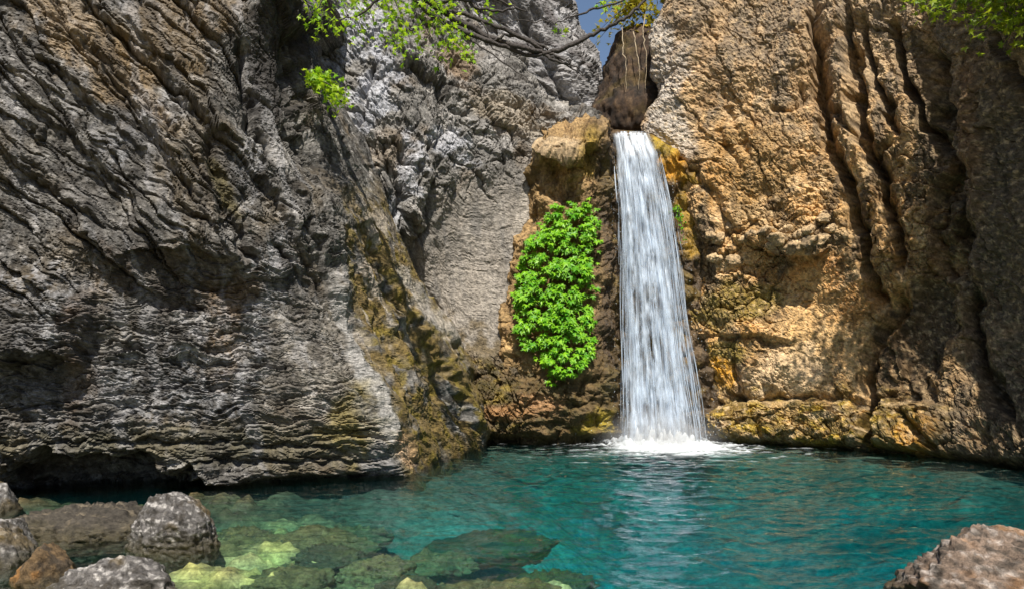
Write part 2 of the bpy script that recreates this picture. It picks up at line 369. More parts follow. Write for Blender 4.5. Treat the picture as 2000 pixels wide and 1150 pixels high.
    p.paint(blob(p, 600, 700, 90, 130, 0, 0.4)*0.4, (0.36, 0.32, 0.26))
    mo = side*sstep(330, 470, y)
    p.paint(mo*sstep(-0.55, 0.1, fbm(al/90, ac_/25, 4, 90))*0.85, (0.19, 0.13, 0.035))
    p.paint(mo*sstep(0.0, 0.5, fbm(U*4, V*4, 4, 91))*0.8, (0.20, 0.15, 0.02))
    p.paint(mo*sstep(0.15, 0.5, fbm(al/110, ac_/14, 4, 92))*0.85*sstep(760, 620, y), (0.40, 0.35, 0.29))
    d, _, t = line_d(x+14*fbm(x/40, y/40, 2, 95), y, [(640, 540), (668, 610), (698, 700), (740, 800), (780, 880), (800, 905)])
    p.paint(sstep(17, 7, d+6*p.rag[1])*taper(t)*0.85, (0.40, 0.39, 0.375))
    d, _, t = line_d(x+10*fbm(x/40, y/40, 2, 96), y, [(755, 520), (800, 570), (850, 640), (895, 672)])
    p.paint(sstep(20, 8, d+9*p.rag[1])*taper(t)*0.8, (0.36, 0.33, 0.29))
    p.paint(blob(p, 690, 830, 60, 60, 0, 0.6)*(1-side)*0.6, (0.24, 0.19, 0.05))
    p.paint(blob(p, 795, 885, 18, 40, -30, 0.4)*0.8, (0.50, 0.33, 0.18))
    p.paint(blob(p, 440, 380, 16, 60, -25, 0.5)*0.8, (0.16, 0.13, 0.02))
    stn = rot(Uw, Vw, -78); p.paint((1-side)*sstep(0.1, 0.55, fbm(stn[0]*0.5, stn[1]*2.6, 4, 98))*0.55, (0.05, 0.045, 0.04)); p.paint((1-side)*sstep(0.2, 0.6, fbm(stn[0]*0.4+5, stn[1]*3.4, 4, 99))*0.5, (0.33, 0.325, 0.33)); p.alb *= 0.76; p.wet = sstep(0.25, 0.0, p.P[..., 2])*0.8
    p.alb *= (1-0.55*sstep(0.12, 0.0, p.P[..., 2]+0.05*fbm(U*3, V*3, 3, 97)))[..., None]
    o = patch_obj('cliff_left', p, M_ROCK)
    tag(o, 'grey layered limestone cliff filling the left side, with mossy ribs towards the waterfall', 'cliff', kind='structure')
do_left()

# ------------------------------------------------------------------ cliff, middle (grey bowl) 
netB = [colx(c) for c in [
    [(520, -260, 18), (520, -200, 16), (520, 0, 15.8), (540, 200, 15.8), (580, 380, 16), (620, 520, 16), (700, 640, 16.4), (780, 760, 16.6), (800, 855, 16.8)],
    [(620, -260, 17), (620, -200, 14.8), (620, 0, 14.4), (640, 200, 14.2), (680, 380, 14.2), (710, 520, 14.7), (780, 640, 15), (820, 760, 15.2), (840, 860, 15.2)],
    [(720, -260, 17), (720, -200, 14.8), (720, 0, 14.4), (725, 200, 14.0), (745, 380, 13.8), (770, 520, 14.4), (820, 640, 14.8), (850, 760, 14.7), (870, 863, 14.5)],
    [(840, -200, 18), (830, -120, 15.2), (825, 20, 14.7), (818, 200, 14.2), (815, 380, 14.0), (835, 520, 14.6), (865, 640, 14.6), (885, 760, 14.3), (905, 866, 14.1)],
    [(930, 40, 19), (905, 72, 15.3), (900, 150, 14.8), (895, 260, 14.5), (890, 400, 14.6), (895, 520, 14.7), (910, 640, 14.5), (920, 760, 14.1), (935, 868, 14.0)],
    [(1010, 105, 19), (985, 140, 15.6), (980, 200, 15.1), (975, 290, 14.9), (968, 400, 14.8), (968, 520, 14.7), (975, 640, 14.4), (980, 760, 14.0), (990, 867, 14.0)],
    [(1080, 170, 19), (1055, 197, 15.8), (1050, 240, 15.4), (1045, 310, 15.0), (1040, 400, 14.8), (1035, 520, 14.6), (1040, 640, 14.3), (1045, 760, 14.0), (1055, 867, 14.0)],
    [(1150, 205, 19), (1125, 227, 16.0), (1120, 255, 15.6), (1120, 320, 15.2), (1120, 400, 15.0), (1115, 520, 14.8), (1115, 640, 14.4), (1115, 760, 14.05), (1120, 867, 14.1)],
    [(1210, 225, 19), (1185, 243, 16.2), (1185, 262, 16), (1185, 330, 15.8), (1185, 400, 15.5), (1185, 520, 15.2), (1185, 640, 14.7), (1188, 760, 14.3), (1195, 866, 14.3)],
    [(1260, 235, 19), (1230, 255, 17), (1230, 280, 16.8), (1230, 330, 16.6), (1225, 400, 16.4), (1225, 520, 16.2), (1225, 640, 16), (1225, 760, 15.8), (1230, 850, 15.8)]]]
for c in netB: b = c[-1].copy(); b[2] = -2.6; c.append(b)
B = Patch(netB, 560, 560)
def do_mid():
    p = B; x, y, U, V = p.x.copy(), p.y.copy(), p.U, p.V
    lowm = sstep(690, 735, y+22*fbm(x/40, y/40, 3, 5)+0.12*(1000-x))
    chute = sstep(800, 870, x+0.25*(y-420))*sstep(300, 420, y+0.35*(x-950))*(1-lowm)
    d = 0.15*fbm(U*0.8, V*0.8, 3, 101)*(1-0.7*chute)
    for pts, wd, dep in [([(735, 120), (712, 190), (695, 260)], 8, 0.22), ([(700, 260), (760, 330), (790, 430), (800, 520)], 12, 0.2),
                         ([(790, 270), (780, 380), (800, 470), (815, 560), (860, 640)], 16, 0.35), ([(850, 130), (880, 220), (830, 330)], 8, 0.18),
                         ([(880, 100), (950, 180), (1040, 240), (1150, 250)], 8, 0.15), ([(850, 300), (840, 420), (815, 500)], 10, 0.22),
                         ([(1055, 300), (1040, 400), (1010, 520)], 8, 0.12), ([(760, 60), (840, 160), (930, 240)], 8, 0.14)]:
        d += groove(p, pts, wd, dep, s=int(pts[0][0])+3)
    d += ledge(p, [(770, 300), (790, 380), (775, 440), (745, 430)], 60, 0.25)
    d += ledge(p, [(880, 250), (980, 310), (1060, 300)], 70, 0.10)
    d += lowm*(0.10+0.1*fbm(x/50, y/50, 3, 110))-0.35*sstep(838, 860, y)+0.10*ridge(p, [(930, 800), (1000, 810), (1100, 800), (1190, 815)], 16, 1)
    p.push(d)
    wx = 0.12*fbm(U*2, V*2, 4, 140); wy = 0.10*fbm(U*2, V*2, 4, 160); Uw, Vw = U+wx, V+wy
    a1, b1 = rot(Uw, Vw, -50); a2, b2 = rot(Uw, Vw, 62); a3, b3 = rot(Uw, Vw, -6)
    ch = (1-chute)*(1-lowm); cr = lambda e, w: -np.clip(1-e/w, 0, 1)
    h1, e1 = plates(Uw, Vw, -52, 0.55, 2.4, 121, -0.4); h2, e2 = plates(Uw, Vw, 64, 0.26, 2.6, 122, 0.3); h4, e4 = plates(Uw, Vw, 0, 0.30, 1.3, 124, 0.3)
    p.push(ch*(0.15*h1+0.07*h2+0.08*cr(e1, 0.1)+0.04*cr(e2, 0.12))+chute*(0.025*ridged(a3*0.9, b3*4, 4, 124)+0.03*fbm(U*2.5, V*1.2, 3, 125))+lowm*(0.08*h4+0.06*cr(e4, 0.12)+0.05*fbm(U*4, V*4, 3, 126)))
    h2, e2 = plates(Uw, Vw, -48, 0.11, 2.0, 127, -0.4)
    p.push((ch+lowm)*(0.036*h2+0.018*cr(e2, 0.15))+0.022*ch*ridged(a1*9, b1*15, 3, 127, 0.65)+chute*0.016*ridged(a3*3, b3*16, 3, 128, 0.6)+0.014*(1-0.65*chute)*fbm(U*15, V*15, 3, 130, 0.7)); p.refresh()
    base_alb(p, (0.21, 0.20, 0.185), 170, 1.5, 0.5)
    p.paint(ch*sstep(0.1, 0.6, fbm(a1*1.1, b1*2.0, 4, 171))*0.65, PALE)
    p.paint(ch*sstep(0.2, 0.8, fbm(a2*1.0, b2*2.4, 4, 172))*0.8, DARK)
    p.paint(ch*sstep(0.1, 0.7, fbm(U*0.9, V*0.9, 3, 173))*0.4, (0.22, 0.15, 0.08))
    for q in [(740, 170, 34, 60, 20), (720, 215, 26, 50, 15), (770, 410, 22, 30, 0), (880, 280, 40, 30, 30), (690, 60, 60, 60, 0), (800, 330, 20, 60, 0)]:
        p.paint(blob(p, *q, 0.8, 100+q[0], 0.4, 28)*0.75, (0.46, 0.47, 0.51))
    p.paint(blob(p, 900, 130, 50, 34, 40, 0.5)*0.7, (0.30, 0.21, 0.13))
    p.paint(blob(p, 1010, 230, 100, 26, 28, 0.5)*0.7, (0.36, 0.31, 0.24))
    p.paint(chute*(0.75+0.25*fbm(U*2, V*2, 3, 174)), (0.225, 0.20, 0.172))
    p.paint(chute*sstep(0.0, 0.7, fbm(U*3.4, V*0.7, 4, 175))*0.5, (0.13, 0.125, 0.12))
    p.paint(chute*blob(p, 1035, 420, 26, 140, 14, 0.3)*0.6, (0.36, 0.325, 0.28))
    p.paint(chute*blob(p, 930, 590, 110, 110, 0, 0.5)*0.5, (0.31, 0.275, 0.235))
    p.paint(lowm*0.95, (0.10, 0.066, 0.024))
    p.paint(lowm*sstep(-0.1, 0.5, fbm(U*3, V*3, 4, 176))*0.8, (0.09, 0.07, 0.02))
    p.paint(lowm*sstep(0.2, 0.6, fbm(U*2, V*4, 4, 177))*0.7, (0.24, 0.17, 0.03))
    p.paint(blob(p, 1010, 800, 80, 14, -4, 0.6)*0.7, (0.38, 0.20, 0.08))
    p.paint(chute*sstep(630, 690, y+60*p.rag[1]+30*p.rag[0])*0.8, (0.10, 0.07, 0.026))
    p.alb *= (0.80+0.15*chute)[..., None]; p.wet = 0.6*lowm; p.alb *= (1-0.5*sstep(0.2, 0.0, p.P[..., 2]))[..., None]
    o = patch_obj('cliff_middle', p, M_ROCK)
    tag(o, 'grey bowl shaped cliff face behind the ivy, with a smooth chute and dark mossy foot', 'cliff', kind='structure')
do_mid()

# ------------------------------------------------------------------ far wall seen through the gap
netE = [colx(c) for c in [
    [(780, -260, 20), (780, -120, 20), (780, 0, 20), (790, 100, 20), (800, 200, 20), (800, 300, 20)],
    [(900, -260, 19.5), (900, -120, 19), (900, 0, 18.8), (910, 100, 18.7), (920, 200, 18.7), (930, 300, 18.7)],
    [(1000, -260, 19.2), (1000, -120, 18.6), (1005, 0, 18.4), (1020, 100, 18.2), (1035, 180, 18.2), (1050, 300, 18.2)],
    [(1040, -260, 19.2), (1048, -120, 18.6), (1058, 0, 18.4), (1085, 100, 18.1), (1110, 180, 18.1), (1120, 300, 18.1)],
    [(1055, -260, 20), (1076, -120, 19.2), (1098, 0, 18.9), (1136, 90, 18.7), (1164, 170, 18.6), (1184, 300, 18.6)],
    [(1030, -260, 24), (1050, -120, 23.5), (1075, 0, 23), (1115, 90, 23), (1155, 170, 23), (1170, 300, 23)]]]
E = Patch(netE, 240, 240)
def do_far():
    p = E; U, V = p.U, p.V
    a, b = rot(U, V, -58); a2, b2 = rot(U, V, -20)
    p.push(0.25*fbm(U*0.7, V*0.7, 3, 201)+0.16*saw(b/0.7+0.6*fbm(a, b, 3, 202))+groove(p, [(1010, 20), (1060, 120), (1120, 220)], 10, 0.3))
    h1, e1 = plates(U+0.1*fbm(U*2, V*2, 3, 5), V, -55, 0.5, 3, 205, -0.4); p.push(0.12*h1-0.08*np.clip(1-e1/0.1, 0, 1)+0.05*ridged(a*3, b*7, 4, 203, 0.65)+0.03*ridged(a2*6, b2*10, 3, 204)); p.refresh()
    base_alb(p, (0.19, 0.185, 0.185), 210, 1.6, 0.5)
    p.paint(sstep(0.1, 0.6, fbm(a*1.3, b*2, 4, 211))*0.5, (0.42, 0.42, 0.44)); p.paint(sstep(0.2, 0.7, fbm(U*2, V*3, 4, 212))*0.7, (0.07, 0.06, 0.06))
    o = patch_obj('cliff_far', p, M_ROCK); tag(o, 'pale grey rock wall far back in the gap under the blue sky', 'cliff', kind='structure')
do_far()

# ------------------------------------------------------------------ tufa pillar left of the fall
rowsP = [300, 330, 420, 520, 640, 760]
def cP(xs, off, top, wl, D=(14.22, 14.36, 14.38, 14.2, 13.95, 13.82)):
    tx, ty = top
    return colx([(tx+8, ty-14, 17+off), (tx, ty, 14.55+off), (tx, ty+16, 14.28+off)]+[(x, y, d+off) for x, y, d in zip(xs, rowsP, D)]+[(wl, 866, 13.9+off*0.8)])
netP = [cP([1040, 1035, 1015, 985, 965, 960], 1.3, (1062, 286), 960), cP([1050, 1047, 1030, 1003, 985, 985], 0.35, (1066, 280), 985),
        cP([1075, 1072, 1062, 1040, 1025, 1030], 0.02, (1085, 268), 1035), cP([1115, 1112, 1108, 1100, 1095, 1095], -0.08, (1120, 256), 1095),
        cP([1155, 1155, 1152, 1150, 1150, 1150], -0.02, (1155, 250), 1150), cP([1184, 1184, 1182, 1182, 1184, 1184], 0.14, (1180, 254), 1188),
        cP([1196, 1197, 1198, 1199, 1201, 1203], 0.55, (1192, 262), 1206), cP([1192, 1193, 1195, 1195, 1198, 1200], 2.0, (1200, 264), 1203)]
for c in netP: b = c[-1].copy(); b[2] = -2.6; c.append(b)
T = Patch(netP, 260, 460)
def do_pillar():
    p = T; x, y, U, V = p.x.copy(), p.y.copy(), p.U, p.V
    d = 0.16*fbm(U*1.6, V*1.6, 4, 301)
    d += ledge(p, [(1044, 296), (1066, 300), (1090, 306), (1108, 326), (1124, 318), (1140, 300), (1165, 292), (1190, 290)], 50, 0.22, 12)
    d += groove(p, [(1075, 330), (1085, 360), (1080, 400)], 14, 0.12)+groove(p, [(1115, 350), (1130, 385), (1120, 410)], 10, 0.12)
    d += -0.3*sstep(840, 862, y)+0.1*ridge(p, [(980, 800), (1060, 790), (1150, 800), (1195, 810)], 18, 1)
    p.push(d)
    f1, f2, _ = worley(U*2.6+0.3*fbm(U*3, V*3, 2, 9), V*2.2, 38)
    lowm = sstep(690, 760, y)
    p.push(0.05*np.clip((f2-f1)*2, 0, 1)*(0.4+lowm)+0.05*fbm(U*3, V*1.6, 4, 302)+lowm*0.05*ridged(U*2, V*6, 3, 303))
    h1, e1 = plates(U+0.1*p.wob[0], V+0.1*p.wob[1], 70, 0.3, 1.8, 306); p.push(0.05*h1-0.04*np.clip(1-e1/0.12, 0, 1)+0.03*ridged(U*6, V*5, 4, 304, 0.65)+0.012*fbm(U*16, V*16, 3, 305, 0.6)); p.refresh()
    base_alb(p, (0.30, 0.195, 0.085), 310, 1.4, 0.45)
    p.paint(sstep(0.1, 0.7, fbm(U*2.5, V*1.3, 4, 311))*0.6, (0.42, 0.28, 0.13)); p.paint(sstep(0.1, 0.6, fbm(U*3, V*3, 4, 312))*0.6, BROWN)
    p.paint(blob(p, 1090, 290, 50, 16, 0, 0.5)*0.8, (0.48, 0.36, 0.22)); p.paint(blob(p, 1150, 300, 22, 40, 0, 0.5)*0.6, YMOSS)
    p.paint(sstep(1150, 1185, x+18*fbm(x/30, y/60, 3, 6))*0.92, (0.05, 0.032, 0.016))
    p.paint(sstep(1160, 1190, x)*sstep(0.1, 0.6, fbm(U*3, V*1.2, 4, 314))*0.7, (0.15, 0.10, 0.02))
    p.paint(lowm*0.85, (0.095, 0.062, 0.022)); p.paint(lowm*sstep(-0.1, 0.5, fbm(U*3, V*3, 4, 315))*0.8, (0.08, 0.062, 0.018))
    p.paint(blob(p, 1165, 820, 34, 30, 0, 0.6)*0.85, (0.34, 0.25, 0.015)); p.paint(blob(p, 1060, 790, 40, 22, 0, 0.6)*0.8, (0.36, 0.2, 0.09))
    p.paint(sstep(0.0, 0.5, fbm(U*2.2, V*0.8, 4, 316))*0.6*sstep(300, 340, y), (0.10, 0.065, 0.02)); p.alb *= 0.8
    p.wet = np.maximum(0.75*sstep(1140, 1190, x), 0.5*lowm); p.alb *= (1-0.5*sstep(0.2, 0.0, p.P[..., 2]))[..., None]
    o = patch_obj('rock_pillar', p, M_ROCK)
    tag(o, 'tan tufa rock pillar with a hooded top, left of the waterfall and carrying the ivy', 'rock', kind='thing')
do_pillar()

# ------------------------------------------------------------------ lip rock behind the falling water
def cL(x, ly, D, dx=0):
    return colx([(x-20, ly-26, 19.5), (x-6, ly-8, 16.2), (x, ly, D), (x+dx*0.1, ly+22, D+0.02)]+[(x+dx*(y-ly)/600, y, D+e) for y, e in ((360, 0.15), (460, 0.2), (600, 0.15), (740, 0.05), (866, 0.0))])
netL = [cL(1165, 262, 15.9), cL(1190, 262, 15.0), cL(1215, 263, 14.82), cL(1245, 265, 14.8), cL(1272, 268, 14.8, 10), cL(1300, 288, 14.72, 40), cL(1328, 318, 14.7, 60), cL(1352, 345, 14.8, 70), cL(1385, 360, 15.6, 70)]
for c in netL: b = c[-1].copy(); b[2] = -2.6; c.append(b)
LIP = Patch(netL, 180, 400)
def do_lip():
    p = LIP; x, y, U, V = p.x.copy(), p.y.copy(), p.U, p.V
    p.push(0.12*fbm(U*1.3, V*0.9, 3, 401)*sstep(262, 330, y)); f1, f2, _ = worley(U*2.6, V*2.6, 48)
    p.push((0.09*np.clip((f2-f1)*2, 0, 1)+0.05*fbm(U*5, V*3, 4, 402))*sstep(265, 300, y)); p.push(0.018*ridged(U*9, V*7, 4, 403, 0.6)); p.refresh()
    base_alb(p, (0.07, 0.045, 0.022), 410, 1.4, 0.5)
    p.paint(blob(p, 1310, 310, 30, 50, -30, 0.6)*0.9, (0.50, 0.24, 0.02)); p.paint(blob(p, 1300, 285, 30, 22, 0, 0.6)*0.8, (0.30, 0.22, 0.02))
    p.paint(blob(p, 1345, 400, 22, 80, 0, 0.7)*0.8, (0.32, 0.19, 0.02)); p.paint(sstep(0.1, 0.6, fbm(U*2.5, V*2, 4, 412))*0.6, (0.15, 0.10, 0.02))
    p.wet = np.full(x.shape, 0.75)
    o = patch_obj('waterfall_ledge', p, M_ROCK); tag(o, 'dark wet rock step with orange moss that the waterfall pours over', 'rock', kind='thing')
do_lip()

# ------------------------------------------------------------------ cliff, right
rowsR = [-250, 0, 120, 190, 255, 340, 450, 560, 700, 790]
def cR(xs, Ds, wl):
    if not hasattr(xs, '__len__'): xs = [xs]*10
    return colx([(x, y, d) for x, y, d in zip(xs, rowsR, Ds)]+[wl])
netR = [cR([1330, 1325, 1310, 1320, 1290, 1330, 1350, 1365, 1380, 1380], [20]*5+[17.5, 17, 16.5, 16.5, 16.5], (1380, 850, 16.5)),
        cR([1300, 1292, 1268, 1284, 1256, 1315, 1325, 1335, 1350, 1360], [16.2, 16, 15.8, 15.7, 15.6, 15.4, 15.3, 15.2, 15, 15], (1370, 864, 15)),
        cR([1345, 1340, 1325, 1330, 1325, 1345, 1365, 1375, 1385, 1390], [15.5, 15.2, 15, 14.95, 14.9, 14.85, 14.8, 14.8, 14.75, 14.7], (1395, 865, 14.5)),
        cR(1435, [15, 14.7, 14.5, 14.5, 14.4, 14.35, 14.3, 14.4, 14.35, 14.25], (1435, 866, 14.1)),
        cR(1530, [14.6, 14.2, 14.05, 14, 13.95, 13.9, 13.85, 14.0, 14.0, 13.9], (1530, 870, 13.75)),
        cR(1620, [14.2, 13.8, 13.65, 13.6, 13.55, 13.5, 13.45, 13.6, 13.6, 13.45], (1620, 875, 13.25)),
        cR(1700, [13.5, 13.2, 13.1, 13.1, 13.05, 13.0, 13.0, 13.15, 13.1, 12.95], (1700, 882, 12.75)),
        cR(1790, [12.6, 12.5, 12.5, 12.5, 12.5, 12.5, 12.5, 12.6, 12.5, 12.35], (1790, 892, 12.05)),
        cR(1880, [11.7, 11.7, 11.75, 11.8, 11.85, 11.9, 12.0, 12.0, 11.9, 11.7], (1880, 902, 11.4)),
        cR(1960, [10.8, 10.9, 11, 11.1, 11.2, 11.3, 11.4, 11.5, 11.4, 11.2], (1960, 912, 10.8)),
        cR(2060, [9.8, 10, 10.1, 10.2, 10.3, 10.4, 10.5, 10.6, 10.5, 10.4], (2060, 925, 10.1)),
        cR(2350, [8.0, 8.0, 8.0, 8.1, 8.1, 8.2, 8.2, 8.2, 8.1, 8.0], (2350, 985, 7.9)),
        [np.array((8.6, 1.0, z)) for z in (9.5, 7.5, 6.5, 6, 5.2, 4.4, 3.6, 2.8, 1.8, 1.0, 0.0)]]
Rr = Patch(close_net(netR), 680, 570)
CR = [[(1585, -30), (1600, 90), (1606, 200), (1625, 290), (1662, 380), (1680, 470), (1705, 560), (1740, 625)],
      [(1645, -20), (1662, 130), (1672, 200), (1692, 280), (1722, 345), (1752, 450), (1770, 560)],
      [(1670, 10), (1690, 120), (1725, 190), (1762, 270)], [(1735, 20), (1752, 110), (1800, 230), (1850, 300)],
      [(1610, 190), (1650, 240), (1690, 300), (1755, 280)], [(1800, 60), (1850, 250), (1880, 420), (1870, 560)],
      [(1905, 560), (1895, 640), (1930, 740), (1990, 830)], [(1770, 560), (1725, 640), (1698, 690), (1700, 780), (1703, 885)],
      [(1850, 330), (1835, 450), (1850, 560)], [(1920, 60), (1990, 160), (2040, 260)]]
def do_right():
    p = Rr; x, y, U, V = p.x.copy(), p.y.copy(), p.U, p.V
    d = 0.20*fbm(U*0.6, V*0.6, 3, 501)
    for i, pts in enumerate(CR): d += groove(p, pts, [13, 12, 9, 10, 7, 18, 14, 12, 16, 12][i], [0.75, 0.75, 0.5, 0.6, 0.35, 0.7, 0.6, 0.65, 0.6, 0.6][i], s=510+i)
    for pts, wd, dep in [([(1385, 772), (1480, 780), (1600, 776), (1700, 784), (1770, 778)], 8, 0.2), ([(1380, 650), (1420, 662), (1500, 664), (1555, 676)], 5, 0.14),
                         ([(1425, 690), (1440, 760), (1480, 830), (1490, 870)], 8, 0.16), ([(1640, 660), (1620, 720), (1600, 780)], 8, 0.08), ([(1500, 730), (1530, 790)], 6, 0.08),
                         ([(1345, 330), (1380, 370), (1420, 440), (1455, 500)], 10, 0.2), ([(1395, 250), (1425, 300), (1450, 330)], 8, 0.12), ([(1505, 210), (1555, 215), (1570, 160)], 8, 0.16),
                         ([(1370, 800), (1470, 770)], 10, 0.2), ([(1750, 800), (1800, 840), (1830, 890)], 9, 0.2), ([(1400, 160), (1430, 250), (1490, 330)], 9, 0.10)]:
        d += groove(p, pts, wd, dep, s=int(pts[0][0]))
    d += ledge(p, [(1440, 440), (1475, 480), (1525, 502), (1600, 500), (1635, 474)], 60, 0.38, 6)
    d += ledge(p, [(1390, 640), (1430, 655), (1500, 655), (1570, 668)], 30, 0.10, 6)
    d += 0.22*blob(p, 1545, 825, 170, 40, 0, 0.3)+0.28*blob(p, 1770, 830, 70, 45, 10, 0.3)+0.2*blob(p, 1730, 720, 40, 60, 0, 0.3)
    d += 0.3*ridge(p, [(1890, 120), (1915, 280), (1925, 420), (1905, 560)], 30, 1, 12)+0.2*ridge(p, [(1640, 120), (1660, 260), (1710, 400), (1730, 520)], 16, 1)
    d += 0.12*ridge(p, [(1570, 560), (1540, 700), (1500, 760)], 22, 1)+0.12*ridge(p, [(1480, 690), (1450, 750)], 10, 1)+0.12*ridge(p, [(1530, 690), (1490, 760)], 12, 1)
    d -= 0.3*sstep(848, 872, y-np.interp(x, [1400, 1700, 2000], [0, 14, 46]))
    d -= 0.35*blob(p, 1800, 660, 50, 130, 10, 0.4)
    p.push(d)
    wx = 0.14*fbm(U*2, V*2, 3, 540); wy = 0.12*fbm(U*2, V*2, 3, 560)
    pan = blob(p, 1590, 620, 110, 150, 0, 0.3)*0.8                    # smooth panel below the ledge
    scal = np.clip(blob(p, 1440, 560, 110, 130, -20, 0.4)+blob(p, 1780, 430, 110, 130, 0, 0.4)+blob(p, 1560, 440, 90, 50, 0, 0.4), 0, 1)
    Uw, Vw = U+wx, V+wy; cr = lambda e, w: -np.clip(1-e/w, 0, 1)
    lowm = sstep(775, 800, y-np.interp(x, [1700, 2000], [0, 30])+10*p.wob[0])
    a1, b1 = rot(Uw, Vw, -62); a2, b2 = rot(Uw, Vw, 66); a3, b3 = rot(Uw, Vw, -74); oth = (1-pan)*(1-0.6*scal); flu = blob(p, 1690, 230, 110, 260, -12, 0.25)
    h1, e1 = plates(Uw, Vw, -8, 0.26, 1.5, 561, 0.7); h2, e2 = plates(Uw, Vw, -66, 0.55, 3.6, 562, -0.3); h3, e3 = plates(Uw, Vw, 3, 0.2, 3.0, 563, 0.6)
    band = blob(p, 1600, 380, 60, 50, 0, 0.2)
    p.push(scal*(0.09*h1+0.07*cr(e1, 0.12))+oth*(1-lowm)*(1-0.35*flu)*(0.075*h2+0.05*cr(e2, 0.05))+flu*0.10*ridged(a3/1.6, b3/0.32, 4, 573, 0.55)+lowm*(0.09*h3+0.06*cr(e3, 0.1))+0.03*band*saw(V/0.13+0.5*fbm(U*1.2, V, 2, 565))+oth*0.035*fbm(U*3, V*3, 3, 564)+pan*0.03*fbm(U*2.5, V*2, 4, 569))
    h2, e2 = plates(Uw, Vw, -50, 0.10, 1.7, 571, -0.3)
    p.push((1-0.75*pan)*(1-0.15*flu)*(0.026*h2+0.018*cr(e2, 0.15)+0.017*ridged(a1*6, b1*13, 4, 570, 0.7))+0.017*fbm(U*12, V*12, 4, 572, 0.75)); p.refresh()
    base_alb(p, (0.45, 0.275, 0.115), 580, 1.5, 0.42)
    p.paint(sstep(0.0, 0.6, fbm(U*2.2, V*1.8, 4, 581))*0.65, CREAM); p.paint(sstep(0.15, 0.7, fbm(a1*1.2, b1*2.4, 4, 582))*0.7, (0.15, 0.085, 0.035))
    p.paint(sstep(0.25, 0.7, fbm(U*4, V*4, 4, 583))*0.7, (0.07, 0.05, 0.03))
    stn = rot(Uw, Vw, 80); p.paint(sstep(0.12, 0.5, fbm(stn[0]*0.35, stn[1]*2.0, 4, 595)+0.12)*0.85*(1-0.6*pan), (0.085, 0.06, 0.036)); p.paint(sstep(0.2, 0.6, fbm(stn[0]*0.4+7, stn[1]*2.0, 4, 596))*0.6, (0.50, 0.26, 0.07))
    p.paint(sstep(420, 60, y+60*p.rag[0])*0.6, (0.26, 0.205, 0.145))
    p.paint(blob(p, 1300, 190, 44, 130, -8, 0.5)*0.85, (0.40, 0.365, 0.32)); p.paint(blob(p, 1330, 300, 30, 40, 0, 0.5)*0.7, (0.50, 0.42, 0.33))
    p.paint(blob(p, 1460, 330, 70, 110, -20, 0.6)*0.55, (0.26, 0.155, 0.05)); p.paint(blob(p, 1590, 545, 65, 45, 0, 0.5)*0.9, (0.56, 0.26, 0.075))
    p.paint(blob(p, 1580, 650, 85, 120, 5, 0.5)*0.75, (0.58, 0.37, 0.16)); p.paint(blob(p, 1670, 600, 40, 40, 0, 0.5)*0.7, (0.40, 0.19, 0.05))
    p.paint(blob(p, 1520, 740, 90, 60, -20, 0.5)*0.75, (0.56, 0.42, 0.26))
    p.paint(blob(p, 1440, 595, 80, 40, 0, 0.5)*0.85, (0.17, 0.125, 0.02)); p.paint(blob(p, 1430, 690, 50, 20, 0, 0.5)*0.7, (0.2, 0.15, 0.02))
    p.paint(blob(p, 1405, 735, 26, 30, 0, 0.5)*0.9, (0.55, 0.27, 0.02)); p.paint(blob(p, 1400, 820, 60, 45, 0, 0.4)*0.85, (0.09, 0.06, 0.018))
    ym = lowm*sstep(1890, 1800, x)
    ym = np.clip(sstep(740, 830, y-np.interp(x, [1700, 2000], [0, 30])+40*p.wob[1])*sstep(1900, 1790, x), 0, 1); p.paint(ym*0.75, (0.22, 0.14, 0.03)); p.paint(ym*sstep(-0.2, 0.4, fbm(U*2.4, V*4, 4, 590))*0.85, (0.11, 0.08, 0.015)); p.paint(ym*sstep(0.1, 0.5, fbm(U*2.6, V*5, 4, 591))*0.85, (0.40, 0.27, 0.035)); p.paint(ym*sstep(0.15, 0.6, fbm(U*2.6+9, V*4, 4, 592))*0.8, (0.40, 0.30, 0.18))
    p.paint(blob(p, 1805, 850, 34, 34, 0, 0.7)*0.6, (0.46, 0.22, 0.02))
    p.paint(blob(p, 1790, 660, 55, 130, 8, 0.5)*0.8, (0.055, 0.038, 0.022)); p.paint(blob(p, 1960, 420, 80, 320, 0, 0.5)*0.75, (0.13, 0.105, 0.075))  # shade of the recess painted in, then the far right toned down
    p.paint(blob(p, 1900, 230, 22, 160, -8, 0.5)*0.7, (0.36, 0.19, 0.08)); p.paint(blob(p, 1810, 240, 30, 170, -15, 0.5)*0.7, (0.10, 0.07, 0.04))
    p.paint(sstep(1840, 1960, x+40*fbm(x/70, y/70, 3, 8))*sstep(650, 800, y)*0.8, (0.08, 0.06, 0.03))  # low far-right corner: shade put into the rock colour
    p.paint(sstep(1740, 1900, x+50*p.wob[0])*0.6, (0.10, 0.075, 0.05)); sp = fbm(U*9, V*9, 4, 594, 0.7); p.paint(sstep(0.3, 0.7, sp)*0.5, CREAM); p.paint(sstep(-0.3, -0.65, sp)*0.6, (0.09, 0.055, 0.025))  # brown deepens to the far right, stain tone plus painted-in shade
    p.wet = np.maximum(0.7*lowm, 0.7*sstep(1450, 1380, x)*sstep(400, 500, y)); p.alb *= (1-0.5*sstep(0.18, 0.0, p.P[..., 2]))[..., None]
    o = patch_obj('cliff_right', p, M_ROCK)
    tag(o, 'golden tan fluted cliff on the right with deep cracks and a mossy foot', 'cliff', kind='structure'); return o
CLIFF_R = do_right()

